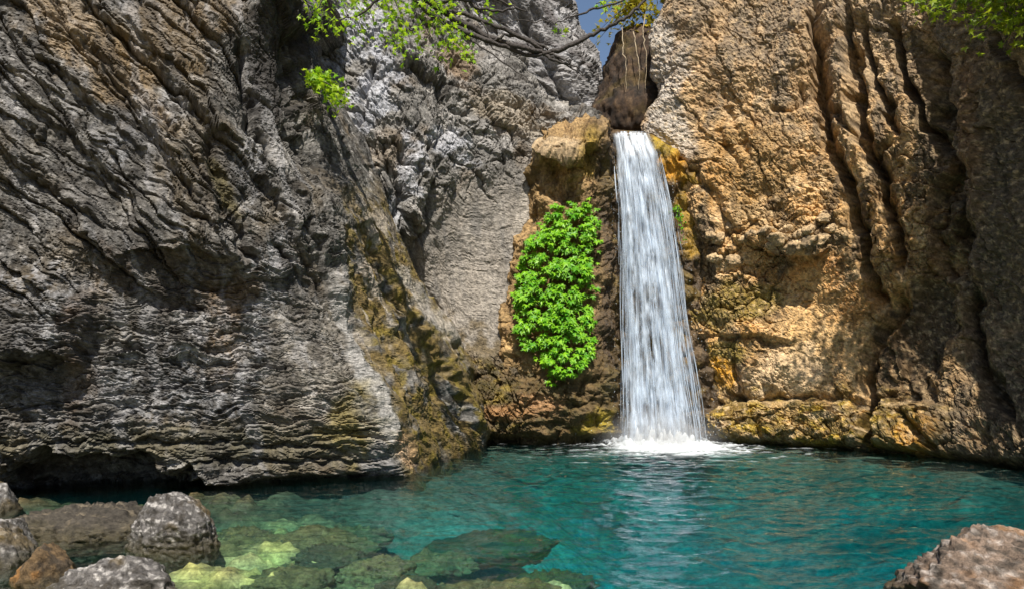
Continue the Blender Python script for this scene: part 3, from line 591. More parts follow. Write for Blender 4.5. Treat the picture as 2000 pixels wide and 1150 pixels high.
def surf(px, py, patches, jit=0):
    best = None
    for p in patches:
        i = np.argmin((p.x-px)**2+(p.y-py)**2+0.0*p.P[..., 1]); i = np.unravel_index(i, p.x.shape)
        m = (np.abs(p.x-px) < 6) & (np.abs(p.y-py) < 6)
        if m.any():
            k = np.where(m.ravel())[0]; j = k[np.argmin(p.P[..., 1].ravel()[k])]; i = np.unravel_index(j, p.x.shape)
        elif (p.x[i]-px)**2+(p.y[i]-py)**2 > 400: continue
        if best is None or p.P[i][1] < best[0][1]: best = (p.P[i].copy(), p.n[i].copy())
    return best

# ------------------------------------------------------------------ boulders
_ico = {}
def ico(n):
    if n not in _ico:
        bm = bmesh.new(); bmesh.ops.create_icosphere(bm, subdivisions=n, radius=1)
        V = np.array([v.co for v in bm.verts]); T_ = np.array([[v.index for v in f.verts] for f in bm.faces]); bm.free(); _ico[n] = (V, T_)
    return _ico[n]
def n3(P, k, s, o=4, gain=0.5, r=False):
    f = ridged if r else fbm
    return (f(P[:, 0]*k+P[:, 2]*0.37*k, P[:, 1]*k+11, o, s, gain)+f(P[:, 1]*k+P[:, 0]*0.31*k, P[:, 2]*k+5, o, s+50, gain)+f(P[:, 2]*k+P[:, 1]*0.43*k, P[:, 0]*k+3, o, s+90, gain))/3
def boulder(name, loc, size, seed, cols, sub=5, rotz=0, tilt=(0, 0), rough=1.0, facets=9, mat=None, parent=None, planes=None, beds=0.0):
    V, T_ = ico(sub); r = np.random.default_rng(seed); V = V.copy(); N = V.copy()
    for i in range(facets*3):                                               # broken planes
        n = r.normal(size=3); n /= np.linalg.norm(n); h = r.uniform(0.55, 0.85) if facets == 3 else r.uniform(0.70, 0.95); dd = V@n-h
        V -= np.outer(np.maximum(dd, 0)*0.88, n)
    sz = np.array(size); mean = sz.mean()
    P = V*sz
    P += N*(0.14*rough*mean*n3(P/mean, 1.1, seed)[:, None]+0.05*rough*mean*n3(P/mean, 3.5, seed+3, 4, 0.55, True)[:, None])
    P += N*(rough*(0.03*n3(P, 7, seed+4, 4, 0.65, True)+0.03*n3(P, 20, seed+5, 3, 0.65)))[:, None]
    if beds: P += N*(beds*saw(P[:, 2]/0.09+0.5*P[:, 0]/0.3+fbm(P[:, 0]*3, P[:, 1]*3, 3, seed)))[:, None]
    e = Euler((math.radians(tilt[0]), math.radians(tilt[1]), math.radians(rotz))).to_matrix(); P = P@np.array(e).T
    alb = np.array(cols[0])*np.exp(0.5*n3(P, 3.0, seed+7, 5, 0.6))[:, None]*np.ones((len(P), 3))
    for i, (c, th, k, amt) in enumerate(cols[1:]):
        m = (sstep(th, th+0.4, n3(P, k, seed+20+i*9, 4)*1.6)*amt)[:, None]; alb = alb*(1-m)+np.array(c)*m
    z = P[:, 2]+loc[2]; wet = sstep(0.16, 0.02, z+0.04*fbm(P[:, 0]*5, P[:, 1]*5, 2, seed))
    m = (wet*0.75)[:, None]; alb = alb*(1-m)+np.array((0.05, 0.042, 0.02))*m
    o = link(name, mesh_arrays(name, P, tris=T_, alb=alb, wet=wet*0.8), mat or M_ROCKS, parent); o.location = loc; return o
GB = [(0.10, 0.094, 0.09), (PALE, 0.12, 24, 0.7), (DARK, 0.05, 14, 0.85), ((0.13, 0.09, 0.03), 0.2, 2, 0.6)]
def rock_at(px, py, D): a = at(px, py, D); return (a[0], a[1])
def place(name, px, D, z, size, seed, label, cols=GB, group=None, cat='boulder', **k):
    o = boulder(name, ((px-HX)/F*D, D, z), size, seed, cols, **k); tag(o, label, cat, group); return o
place('boulder', 342, 6.1, 0.08, (0.45, 0.34, 0.38), 31, 'speckled dark grey boulder with a peaked top rising from the water at left', group=None, sub=6, tilt=(0, 10))
place('boulder', 235, 4.75, -0.04, (0.46, 0.36, 0.34), 47, 'rounded pale grey boulder in the lower left corner beside a small brown rock', sub=6)
place('boulder', -8, 5.6, -0.10, (0.30, 0.5, 0.48), 52, 'tall dark boulder cut by the left edge of the picture', sub=6)
place('boulder', -12, 7.6, -0.18, (0.28, 0.4, 0.5), 63, 'grey rock at the left edge, above and behind the tall dark boulder', sub=5)
place('rock', 92, 4.95, 0.03, (0.20, 0.2, 0.27), 71, 'small orange brown rock wedged between two grey boulders at lower left', [(0.12, 0.078, 0.038), (OCHRE, 0.3, 6, 0.4), (DARK, 0.05, 10, 0.75)], cat='rock', sub=5)
place('boulder', 170, 6.8, -0.08, (0.95, 0.6, 0.26), 84, 'low dark sloping rock behind the peaked boulder at left', [(0.05, 0.043, 0.034), (DARK, 0.0, 6, 0.8), ((0.16, 0.13, 0.09), 0.25, 9, 0.6)], sub=6, rough=1.9)
place('boulder', 1945, 4.75, -0.02, (0.70, 0.5, 0.45), 96, 'banded pinkish brown boulder in the lower right corner', [(0.17, 0.125, 0.095), ((0.36, 0.32, 0.29), 0.1, 12, 0.8), (DARK, 0.0, 10, 0.8), ((0.22, 0.11, 0.04), 0.15, 3, 0.6)], sub=6, beds=0.04, tilt=(0, 8))
place('rock', 1752, 5.0, -0.03, (0.06, 0.06, 0.07), 97, 'tiny black stone at the water edge beside the banded boulder', [(0.03, 0.03, 0.03), (DARK, 0.1, 4, 0.5)], cat='rock', sub=4)
# chockstone in the cleft, brown darkened to stand in for the cleft's shade
o = boulder('wedged_boulder', ((1238-HX)/F*17.2, 17.2, 7.7), (1.12, 1.1, 2.25), 105, [(0.04, 0.024, 0.014), ((0.12, 0.075, 0.04), 0.1, 5, 0.7), ((0.015, 0.011, 0.008), 0.0, 4, 0.85), ((0.08, 0.055, 0.012), 0.25, 1.5, 0.5)], sub=6, facets=4, mat=M_ROCK, rough=2.0)
tag(o, 'dark brown boulder wedged in the cleft above the waterfall', 'boulder')
# stones of the broken ledge on the right cliff
for i, (px, py, r) in enumerate([(1495, 452, .13), (1520, 470, .17), (1548, 482, .17), (1578, 478, .16), (1604, 466, .15), (1622, 450, .12), (1585, 448, .13), (1560, 455, .12), (1535, 445, .12), (1610, 432, .10), (1502, 478, .10),
                                 (1412, 470, .14), (1395, 500, .13), (1428, 505, .13), (1450, 470, .10), (1420, 440, .11), (1468, 452, .10), (1385, 455, .10)]):
    q = surf(px, py, [Rr])[0]
    boulder('stone', (q[0], q[1]+0.05, q[2]), (r*1.25, r*0.9, r*0.75), 200+i, [(0.38, 0.27, 0.15), (CREAM, 0.1, 4, 0.7), (DARK, 0.2, 5, 0.6)], sub=4, parent=CLIFF_R, rotz=i*40, tilt=(i*23 % 30-15, i*37 % 40-20), rough=1.5, facets=3)

# ------------------------------------------------------------------ pool bed and ground
SHORE = [(-9.2, 3), (-7.3, 7.4), (-5.9, 8.2), (-3.9, 8.9), (-1.6, 9.9), (-1.2, 11.3), (-0.6, 13.8), (2.1, 14.2), (4.3, 14.2), (6.7, 12.8), (7.3, 11.5), (8.0, 10.7), (8.4, 7.9), (8.8, 2)]
def bed_height(X, Y):
    d, sd, t = line_d(X, Y, SHORE)                                        # slopes down from the foot of the walls
    z = -0.22-1.45*sstep(0.0, 3.4, d)
    sh = sstep(8.4, 5.0, Y+0.62*X+0.35*fbm(X*0.6, Y*0.6, 3, 601))         # shallow shelf near left
    z = z*(1-sh)+np.maximum(z, -0.30)*sh
    z = z+0.5*sstep(4.4, 3.2, Y)+1.1*sstep(3.2, -1.0, Y)
    z = z+0.5*sstep(3.4, 4.6, X)*sstep(6.0, 4.5, Y)
    return z
xs = np.concatenate([[-200, -90, -40, -20, -13], np.arange(-9, 9.51, 0.06), [13, 20, 40, 90, 200]])
ys = np.concatenate([[-200, -90, -40, -15, -6, -2, 0, 1.5], np.arange(2.6, 17, 0.06), [18, 22, 30, 60, 130, 300]])
X, Y = np.meshgrid(xs, ys); Z = bed_height(X, Y)
f1, f2, idn = worley(X*2.3+0.2*fbm(X*3, Y*3, 2, 4), Y*2.3, 610); g1, g2, _ = worley(X*6, Y*6, 620)
inn = sstep(14, 10, np.abs(X))*sstep(18, 16.5, Y)
sh_ = sstep(8.8, 6.2, Y+0.62*X+0.4*fbm(X*0.7, Y*0.7, 3, 608))
Z = Z+inn*(0.12*fbm(X*0.9, Y*0.9, 3, 602)+(0.08+0.92*sh_)*(0.15*np.clip((f2-f1)*1.8, 0, 1)*idn+0.05*np.clip((g2-g1)*2, 0, 1)+0.02*fbm(X*9, Y*9, 3, 603)))
Z = np.where(np.abs(X) > 12, 0.6, Z); Z = np.where(Y > 17, 0.6, Z)
alb = np.array((0.27, 0.20, 0.085))*np.exp(0.45*fbm(X*1.7, Y*1.7, 5, 604))[..., None]
m = (sstep(0.1, 0.5, fbm(X*1.2, Y*1.2, 4, 605))*0.75)[..., None]; alb = alb*(1-m)+np.array((0.10, 0.085, 0.03))*m
m = (sstep(0.1, 0.5, fbm(X*1.5+7, Y*1.5, 4, 606))*0.8)[..., None]; alb = alb*(1-m)+np.array((0.36, 0.27, 0.09))*m
alb = alb*(0.45+1.1*idn)[..., None]*(0.8+0.5*np.clip((g2-g1)*2, 0, 1))[..., None]; deep = (1-sh_)[..., None]; alb = alb*(1-0.8*deep)+np.array((0.17, 0.19, 0.18))*0.8*deep
dsh = line_d(X, Y, SHORE)[0]; m = (sstep(2.9, 0.8, dsh+0.8*fbm(X*0.9, Y*0.9, 3, 609))*0.85)[..., None]; alb = alb*(1-m)+np.array((0.045, 0.042, 0.03))*m      # bed darkened along the walls, their dark reflections put into its colour
plume = np.exp(-((X-0.6)/1.5)**2-((Y-8.2)/1.6)**2)[..., None]; alb = alb*(1-0.8*plume)+np.array((0.36, 0.37, 0.31))*0.8*plume   # pale sand bar                    # pale silt in the basin
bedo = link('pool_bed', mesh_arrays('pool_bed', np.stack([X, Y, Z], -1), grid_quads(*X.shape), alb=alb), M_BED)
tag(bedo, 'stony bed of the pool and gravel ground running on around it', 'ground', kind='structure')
YB = [(0.33, 0.255, 0.09), ((0.46, 0.37, 0.15), 0.0, 8, 0.8), ((0.09, 0.08, 0.03), 0.1, 5, 0.8)]
DB = [(0.07, 0.06, 0.035), (DARK, 0.1, 3, 0.6), ((0.22, 0.19, 0.06), 0.2, 3, 0.7)]
for i, (px, py, z, sz, c, lab) in enumerate([
    (600, 1042, -0.30, (0.52, 0.42, 0.24), YB, 'pale olive slab under the water right of the peaked boulder'),
    (620, 1072, -0.30, (0.40, 0.30, 0.16), DB, 'dark slab under the water in front of the pale olive slab'),
    (965, 1045, -0.55, (0.62, 0.5, 0.22), DB, 'large dark flat rock under the water left of the fall reflection'),
    (735, 1098, -0.30, (0.26, 0.22, 0.15), YB, 'yellow rounded stone under the water near the bottom edge'),
    (985, 1138, -0.22, (0.36, 0.26, 0.14), YB, 'pale yellow stone under the water at the bottom edge, left of centre'),
    (470, 1040, -0.28, (0.36, 0.3, 0.18), YB, 'mossy stone under the water touching the peaked boulder'),
    (860, 1085, -0.42, (0.28, 0.24, 0.14), YB, 'greenish stone under the water between the dark flat rock and bottom edge'),
    (1080, 1120, -0.42, (0.3, 0.24, 0.15), DB, 'dark stone under the water near the bottom edge, beside the fall reflection'),
    (560, 1120, -0.26, (0.3, 0.25, 0.12), YB, 'green stone under the water right of the pale grey boulder'),
    (800, 1135, -0.25, (0.2, 0.2, 0.1), DB, 'dark pebble like stone under the water at the bottom edge'),
    (690, 1035, -0.45, (0.35, 0.3, 0.15), YB, 'light green stone under the water behind the yellow rounded stone')]):
    D = F*(CH-z-sz[2]*0.6)/(py-HY)
    place('sunken_rock', px, D, z-0.02, (sz[0]*1.35, sz[1]*1.1, sz[2]*0.6), 300+i, lab, c, 'rocks under the clear shallow water', 'rock', sub=5, rough=2.0, rotz=[10, -15, 20, -5][i % 4])

# ------------------------------------------------------------------ water
def water_mat():
    m, nt, out, N = newmat('pool_water'); L = nt.links.new
    tr = N('BsdfTransparent'); tr.inputs[0].default_value = (1, 1, 1, 1)
    gl = N('BsdfGlossy'); gl.inputs['Roughness'].default_value = 0.015; gl.inputs[0].default_value = (1, 1, 1, 1)
    tc = N('TexCoord'); n = N('TexNoise'); n.inputs['Scale'].default_value = 6; n.inputs['Detail'].default_value = 3
    mp = N('Mapping'); mp.inputs['Scale'].default_value = (0.8, 1.5, 1); L(tc.outputs['Object'], mp.inputs[0]); L(mp.outputs[0], n.inputs['Vector'])
    bp = N('Bump'); bp.inputs['Strength'].default_value = 0.6; bp.inputs['Distance'].default_value = 0.04; L(n.outputs['Fac'], bp.inputs['Height'])
    fr = N('Fresnel'); fr.inputs['IOR'].default_value = 1.333
    L(bp.outputs[0], gl.inputs['Normal']); L(bp.outputs[0], fr.inputs['Normal'])
    mx = N('MixShader'); L(fr.outputs[0], mx.inputs[0]); L(tr.outputs[0], mx.inputs[1]); L(gl.outputs[0], mx.inputs[2]); L(mx.outputs[0], out.inputs['Surface'])
    va = N('VolumeAbsorption'); va.inputs['Color'].default_value = (0.20, 0.85, 0.89, 1); va.inputs['Density'].default_value = 1.0
    vc = N('VolumeScatter'); vc.inputs['Color'].default_value = (0.03, 0.75, 0.85, 1); vc.inputs['Density'].default_value = 0.026
    va2 = N('AddShader'); L(va.outputs[0], va2.inputs[0]); L(vc.outputs[0], va2.inputs[1]); L(va2.outputs[0], out.inputs['Volume']); return m
M_WATER = water_mat()
def water_obj():
    xs = np.arange(-9.0, 9.6, 0.036); ys = np.concatenate([np.arange(-2.0, 3.9, 0.2), np.arange(4.0, 16.6, 0.036)])
    X, Y = np.meshgrid(xs, ys); cx, cy = 2.9, 13.7
    r = np.hypot(X-cx, Y-cy); near = np.exp(-r/3.5)
    wx = X+0.25*fbm(X*0.8, Y*0.8, 2, 700)
    Z = 0.016*fbm(wx*1.1, Y*2.2, 2, 701)+0.020*fbm(wx*2.6, Y*4.6, 2, 702)+0.008*fbm(wx*6, Y*9, 2, 703)
    Z *= (0.85+1.5*near)*(0.7+0.3*sstep(-4, 0, X)); Z += 0.010*near*np.sin(r*7+2*noise(X, Y, 704))
    nv, nu = X.shape; V = np.stack([X, Y, Z], -1).reshape(-1, 3); q = grid_quads(nv, nu)[:, ::-1]
    i = np.arange(nv*nu).reshape(nv, nu); ring = np.concatenate([i[0, :], i[1:, -1], i[-1, -2::-1], i[-2:0:-1, 0]])
    n0 = len(V); Vb = V[ring].copy(); Vb[:, 2] = -5.0; k = len(ring); j = np.arange(k); j2 = (j+1) % k
    side = np.stack([ring[j], n0+j, n0+j2, ring[j2]], -1)
    V = np.concatenate([V, Vb])
    me = mesh_arrays('pool_water', V, np.concatenate([q, side]))
    bm = bmesh.new(); bm.from_mesh(me); bm.verts.ensure_lookup_table(); bm.faces.new([bm.verts[n0+t] for t in range(k)]); bmesh.ops.recalc_face_normals(bm, faces=bm.faces); bm.to_mesh(me); bm.free()
    o = link('pool_water', me, M_WATER); tag(o, 'clear turquoise water of the pool below the waterfall', 'water', kind='structure')
water_obj()

# ------------------------------------------------------------------ waterfall
def fall_mat(name, lo, hi, vs_, us_, emit=0):
    m, nt, out, N = newmat(name); L = nt.links.new
    at_ = N('Attribute', attribute_name='flow'); sx = N('SeparateXYZ'); L(at_.outputs['Vector'], sx.inputs[0])
    cm = N('CombineXYZ'); a = N('Math', operation='MULTIPLY'); a.inputs[1].default_value = us_; b = N('Math', operation='MULTIPLY'); b.inputs[1].default_value = vs_
    L(sx.outputs[0], a.inputs[0]); L(sx.outputs[1], b.inputs[0]); L(a.outputs[0], cm.inputs[0]); L(b.outputs[0], cm.inputs[1]); L(sx.outputs[2], cm.inputs[2])
    n = N('TexNoise'); n.inputs['Scale'].default_value = 1; n.inputs['Detail'].default_value = 5; n.inputs['Roughness'].default_value = 0.65; L(cm.outputs[0], n.inputs['Vector'])
    r = N('MapRange'); r.inputs[1].default_value = lo; r.inputs[2].default_value = hi; L(n.outputs['Fac'], r.inputs[0])
    n2 = N('TexNoise'); n2.inputs['Scale'].default_value = 0.35; n2.inputs['Detail'].default_value = 2; L(cm.outputs[0], n2.inputs['Vector']); r2 = N('MapRange'); r2.inputs[1].default_value = 0.3; r2.inputs[2].default_value = 0.58; r2.inputs[3].default_value = 0.3; L(n2.outputs['Fac'], r2.inputs[0])
    ed = N('Attribute', attribute_name='edge'); al0 = N('Math', operation='MULTIPLY'); L(r.outputs[0], al0.inputs[0]); L(r2.outputs[0], al0.inputs[1]); al = N('Math', operation='MULTIPLY'); L(al0.outputs[0], al.inputs[0]); L(ed.outputs['Fac'], al.inputs[1])
    d = N('BsdfDiffuse'); d.inputs[0].default_value = (0.74, 0.85, 0.99, 1); t = N('BsdfTranslucent'); t.inputs[0].default_value = (0.78, 0.86, 0.96, 1)
    g = N('BsdfGlossy'); g.inputs['Roughness'].default_value = 0.35
    bp = N('Bump'); bp.inputs['Strength'].default_value = 0.5; bp.inputs['Distance'].default_value = 0.04; L(n.outputs['Fac'], bp.inputs['Height'])
    for s in (d, g): L(bp.outputs[0], s.inputs['Normal'])
    m1 = N('MixShader'); m1.inputs[0].default_value = 0.35; L(d.outputs[0], m1.inputs[1]); L(t.outputs[0], m1.inputs[2])
    m2 = N('MixShader'); m2.inputs[0].default_value = 0.08; L(m1.outputs[0], m2.inputs[1]); L(g.outputs[0], m2.inputs[2])
    tp = N('BsdfTransparent'); m3 = N('MixShader'); L(al.outputs[0], m3.inputs[0]); L(tp.outputs[0], m3.inputs[1]); L(m2.outputs[0], m3.inputs[2]); L(m3.outputs[0], out.inputs['Surface'])
    return m
M_FALL = fall_mat('falling_water', 0.36, 0.60, 0.40, 9.0); M_VEIL = fall_mat('water_veil', 0.44, 0.66, 1.5, 14.0); M_STR = fall_mat('water_strand', 0.28, 0.5, 3.0, 30)
YE = [262, 300, 400, 500, 600, 700, 800, 866]; LE = [1196, 1200, 1207, 1212, 1214, 1214, 1213, 1212]; RE = [1274, 1294, 1317, 1332, 1345, 1361, 1377, 1386]
def fall_pt(k, h, out=0.0):
    """k across 0..1, h height (m) above the pool; the sheet leaves the lip and arcs outward"""
    H = 6.60; t = np.clip((H-h)/H, 0, 1); D = 14.78-0.95*np.sqrt(t+1e-4)*(0.35+0.65*t)-out
    py = HY-(h-CH)*F/D; x = np.interp(py, YE, LE)*(1-k)+np.interp(py, YE, RE)*k
    return np.stack([(x-HX)/F*D, D+0*x, h+0*x], -1)
def set_attr(me, flow, edge):
    a = me.attributes.new('flow', 'FLOAT_VECTOR', 'POINT'); a.data.foreach_set('vector', np.ascontiguousarray(flow, np.float32).ravel())
    a = me.attributes.new('edge', 'FLOAT', 'POINT'); a.data.foreach_set('value', np.ascontiguousarray(edge, np.float32).ravel())
WF = empty('waterfall', tuple(fall_pt(np.array(0.5), np.array(0.0))))
tag(WF, 'white ribbon of falling water pouring from the cleft into the pool', 'waterfall')
def to_parent(o, par):
    o.parent = par; o.matrix_parent_inverse = Matrix.Translation(-Vector(par.location)); return o
def sheet(name, mat, out, seed, k0, k1, amp, nu=150, nv=320):
    k = np.linspace(k0, k1, nu); h = np.linspace(6.60, -0.06, nv); K, Hh = np.meshgrid(k, h)
    t = (6.6-Hh)/6.6
    disp = amp*sstep(0, 0.25, t)*(ridged(K*10+0.3*noise(K*6, Hh*0.6, seed+1), Hh*0.35, 4, seed, 0.6))+0.06*np.sin(np.pi*np.clip(K, 0, 1))*sstep(0, 0.1, t)
    P = fall_pt(K, Hh, out+disp)
    pre = P[0:1].copy(); rows = []                                       # the stream arriving over the lip
    for b, dz in ((2.2, 0.10), (1.2, 0.07), (0.5, 0.045), (0.2, 0.02)):
        q = pre.copy(); q[..., 1] += b; q[..., 0] *= q[..., 1]/(q[..., 1]-b*0.9); q[..., 2] += dz; rows.append(q)
    P = np.concatenate(rows+[P]); nvv = len(P)
    Kx = np.concatenate([np.repeat(K[:1], 4, 0), K]); Tx = np.concatenate([np.array([[-2.2], [-1.2], [-.5], [-.2]])*np.ones((1, nu)), 6.6-Hh])
    edge = sstep(k0-0.01, k0+0.10, Kx+0.05*noise(Kx*0, Tx*1.2, seed))*sstep(k1+0.01, k1-0.22, Kx+0.07*noise(Kx*0+3, Tx*1.2, seed))
    Kf = Kx+0.03*noise(Kx*5, Tx*0.5, seed+3)+0.012*noise(Kx*14, Tx*1.3, seed+4)
    me = mesh_arrays(name, P, grid_quads(nvv, nu)); set_attr(me, np.stack([Kf, Tx, 0*Kx+seed], -1).reshape(-1, 3), edge)
    to_parent(link(name, me, mat), WF)
sheet('water_curtain', M_FALL, 0.0, 11, 0.03, 0.90, 0.10); sheet('water_curtain', M_VEIL, 0.12, 23, 0.0, 0.98, 0.12); sheet('water_curtain', M_VEIL, 0.22, 37, 0.1, 0.85, 0.12)
def strands():
    Vs, Fs, fl, n0 = [], [], [], 0
    for i in range(170):
        k = rng.beta(1.1, 1.2) if i > 90 else rng.choice([rng.uniform(-0.02, 0.14), rng.uniform(0.8, 0.96)])
        h0 = rng.uniform(0.5, 6.25); ln = rng.uniform(0.5, 3.2); h1 = max(h0-ln, -0.05); m = 16
        h = np.linspace(h0, h1, m); o = rng.uniform(0.0, 0.38)*sstep(6.3, 4.5, h); kk = k+0.06*noise(h*0.45, h*0+i*3.7, 9)+0*h
        c = fall_pt(kk, h, o); r = rng.uniform(0.004, 0.013)*np.sin(np.linspace(0.05, np.pi-0.05, m))**0.5
        a = np.array([0.3, 0.3+2*np.pi/3, 0.3+4*np.pi/3])
        P = c[:, None, :]+r[:, None, None]*np.stack([np.cos(a), np.sin(a), 0*a], -1)[None]
        q = [[n0+j*3+s, n0+j*3+(s+1) % 3, n0+(j+1)*3+(s+1) % 3, n0+(j+1)*3+s] for j in range(m-1) for s in range(3)]
        Vs.append(P.reshape(-1, 3)); Fs += q; fl.append(np.stack([np.full(m*3, k*1.0), np.repeat(6.6-h, 3), np.full(m*3, i*1.0)], -1)); n0 += m*3
    me = mesh_arrays('water_strands', np.concatenate(Vs), np.array(Fs)); set_attr(me, np.concatenate(fl), np.full(n0, 0.6))
    o = to_parent(link('water_strands', me, M_STR), WF); o['kind'] = 'stuff'
strands()
# droplets and foam
def foam_mat():
    m, nt, out, N = newmat('foam'); L = nt.links.new
    d = N('BsdfDiffuse'); d.inputs[0].default_value = (0.85, 0.90, 0.95, 1); t = N('BsdfTranslucent'); t.inputs[0].default_value = (0.8, 0.88, 0.95, 1)
    m1 = N('MixShader'); m1.inputs[0].default_value = 0.4; L(d.outputs[0], m1.inputs[1]); L(t.outputs[0], m1.inputs[2])
    ed = N('Attribute', attribute_name='edge'); tp = N('BsdfTransparent'); m2 = N('MixShader'); L(ed.outputs['Fac'], m2.inputs[0]); L(tp.outputs[0], m2.inputs[1]); L(m1.outputs[0], m2.inputs[2])
    L(m2.outputs[0], out.inputs['Surface']); return m
M_FOAM = foam_mat()
BX, BY = 2.95, 13.72
def foam():
    xs = np.arange(-0.6, 7.0, 0.025); ys = np.arange(10.8, 15.0, 0.025); X, Y = np.meshgrid(xs, ys)
    dx, dy = (X-BX-0.1)/1.35, (Y-BY+0.55)/1.15; r = np.hypot(dx, dy); ang = np.arctan2(dy, dx)
    core = np.exp(-(r/0.75)**2)
    wx = X+0.3*fbm(X*1.5, Y*1.5, 2, 750)
    n = 0.7*ridged(wx*1.2, Y*2.6, 4, 751, 0.6)+0.5*fbm(wx*3, Y*5, 3, 752)
    cov = 0.95*core+0.50*np.exp(-(r/2.0)**2)+0.75*n-0.62
    e = sstep(0.0, 0.75, cov)
    Z = 0.03+0.03*e+0.30*np.exp(-((X-BX)/0.85)**2-((Y-BY)/0.4)**2)*np.clip(0.6+0.9*fbm(X*5, Y*5, 4, 753, 0.7), 0.1, 2)+0.02*fbm(X*12, Y*12, 3, 754)*e
    keep = (e[:-1, :-1]+e[1:, 1:]) > 0.02
    me = mesh_arrays('foam', np.stack([X, Y, Z], -1), grid_quads(*X.shape, keep=keep)); set_attr(me, np.zeros((X.size, 3)), (e*0.95).ravel())
    o = link('foam', me, M_FOAM); tag(o, 'white churning foam on the pool where the waterfall lands', 'foam', kind='stuff')
foam()
def drops():
    V, T_ = ico(1); Vs, Fs = [], []
    for i in range(900):
        if i < 600:
            r = abs(rng.normal(0, 0.55)); a = rng.uniform(0, 2*np.pi); c = np.array((BX+1.3*r*math.cos(a), BY+0.6*r*math.sin(a)-0.1, 0.04+rng.exponential(0.16)))
        else:
            c = fall_pt(np.array(rng.choice([rng.uniform(-0.12, 0.1), rng.uniform(0.85, 1.15)])), np.array(rng.uniform(0, 5.8)), rng.uniform(0, 0.4))
        s = rng.uniform(0.003, 0.009) if i < 600 else rng.uniform(0.002, 0.005); Vs.append(V*np.array((s, s, s*(1 if i < 600 else 2.5)))+c); Fs.append(T_+i*len(V))
    me = mesh_arrays('spray', np.concatenate(Vs), tris=np.concatenate(Fs)); set_attr(me, np.zeros((900*len(V), 3)), np.full(900*len(V), 0.9))
    o = to_parent(link('spray', me, M_FOAM), WF); o['kind'] = 'stuff'
drops()

def mist():
    m, nt, out, N = newmat('mist'); L = nt.links.new
    tc = N('TexCoord'); ln = N('VectorMath', operation='LENGTH'); L(tc.outputs['Object'], ln.inputs[0])
    r = N('MapRange'); r.inputs[1].default_value = 1.0; r.inputs[2].default_value = 0.0; r.inputs[3].default_value = 0.0; r.inputs[4].default_value = 1.0; L(ln.outputs['Value'], r.inputs[0])
    pw = N('Math', operation='POWER'); pw.inputs[1].default_value = 2.0; L(r.outputs[0], pw.inputs[0]); mu = N('Math', operation='MULTIPLY'); mu.inputs[1].default_value = 3.0; L(pw.outputs[0], mu.inputs[0])
    v = N('VolumeScatter'); v.inputs['Color'].default_value = (0.95, 0.97, 1, 1); L(mu.outputs[0], v.inputs['Density']); L(v.outputs[0], out.inputs['Volume'])
    V, T_ = ico(3); o = link('mist', mesh_arrays('mist', V, tris=T_), m); o.scale = (1.5, 0.8, 0.8); o.location = (BX, BY-0.2, 0.12); to_parent(o, WF); o['kind'] = 'stuff'
mist()
# ------------------------------------------------------------------ plants
def leaf_mesh(name, shape, mat):
    """a thin folded leaf blade lying in +Y, drooping"""
    pts = shape; n = len(pts); V = [(0, 0.35, 0.05)]+[(x, y, -0.10*x*x-0.22*max(0, y-0.3)**2+0.0) for x, y in pts]
    F_ = [(0, i+1, (i+1) % n+1) for i in range(n)]
    me = bpy.data.meshes.new(name); me.from_pydata(V, [], F_); me.materials.append(mat); return me
LOBED = [(0, 0), (.20, -.02), (.50, -.08), (.26, .16), (.58, .50), (.18, .42), (0, 1.0), (-.18, .42), (-.58, .50), (-.26, .16), (-.50, -.08), (-.20, -.02)]
OVAL = [(0, 0), (.22, .22), (.27, .5), (.14, .8), (0, 1.0), (-.14, .8), (-.27, .5), (-.22, .22)]
def leaf_frame(n, droop, spin, r):
    """matrix with the leaf pointing down the face and its blade turned out of it"""
    n = Vector(n).normalized(); down = Vector((0, 0, -1)); t = (down-n*down.dot(n)).normalized()
    y = (t*math.cos(droop)+n*math.sin(droop)).normalized(); y.rotate(Matrix.Rotation(spin, 3, n)); x = y.cross(n)
    if x.length < 1e-3: x = Vector((1, 0, 0))
    x.normalize(); z = x.cross(y); m = Matrix((x, y, z)).transposed().to_4x4(); return m
IVY = [(1078, 410), (1110, 402), (1150, 402), (1170, 418), (1168, 460), (1158, 510), (1160, 550), (1145, 590), (1158, 640), (1160, 690), (1130, 718), (1085, 745), (1062, 725), (1052, 690), (1012, 655), (998, 600), (1003, 540), (1020, 490), (1040, 450)]
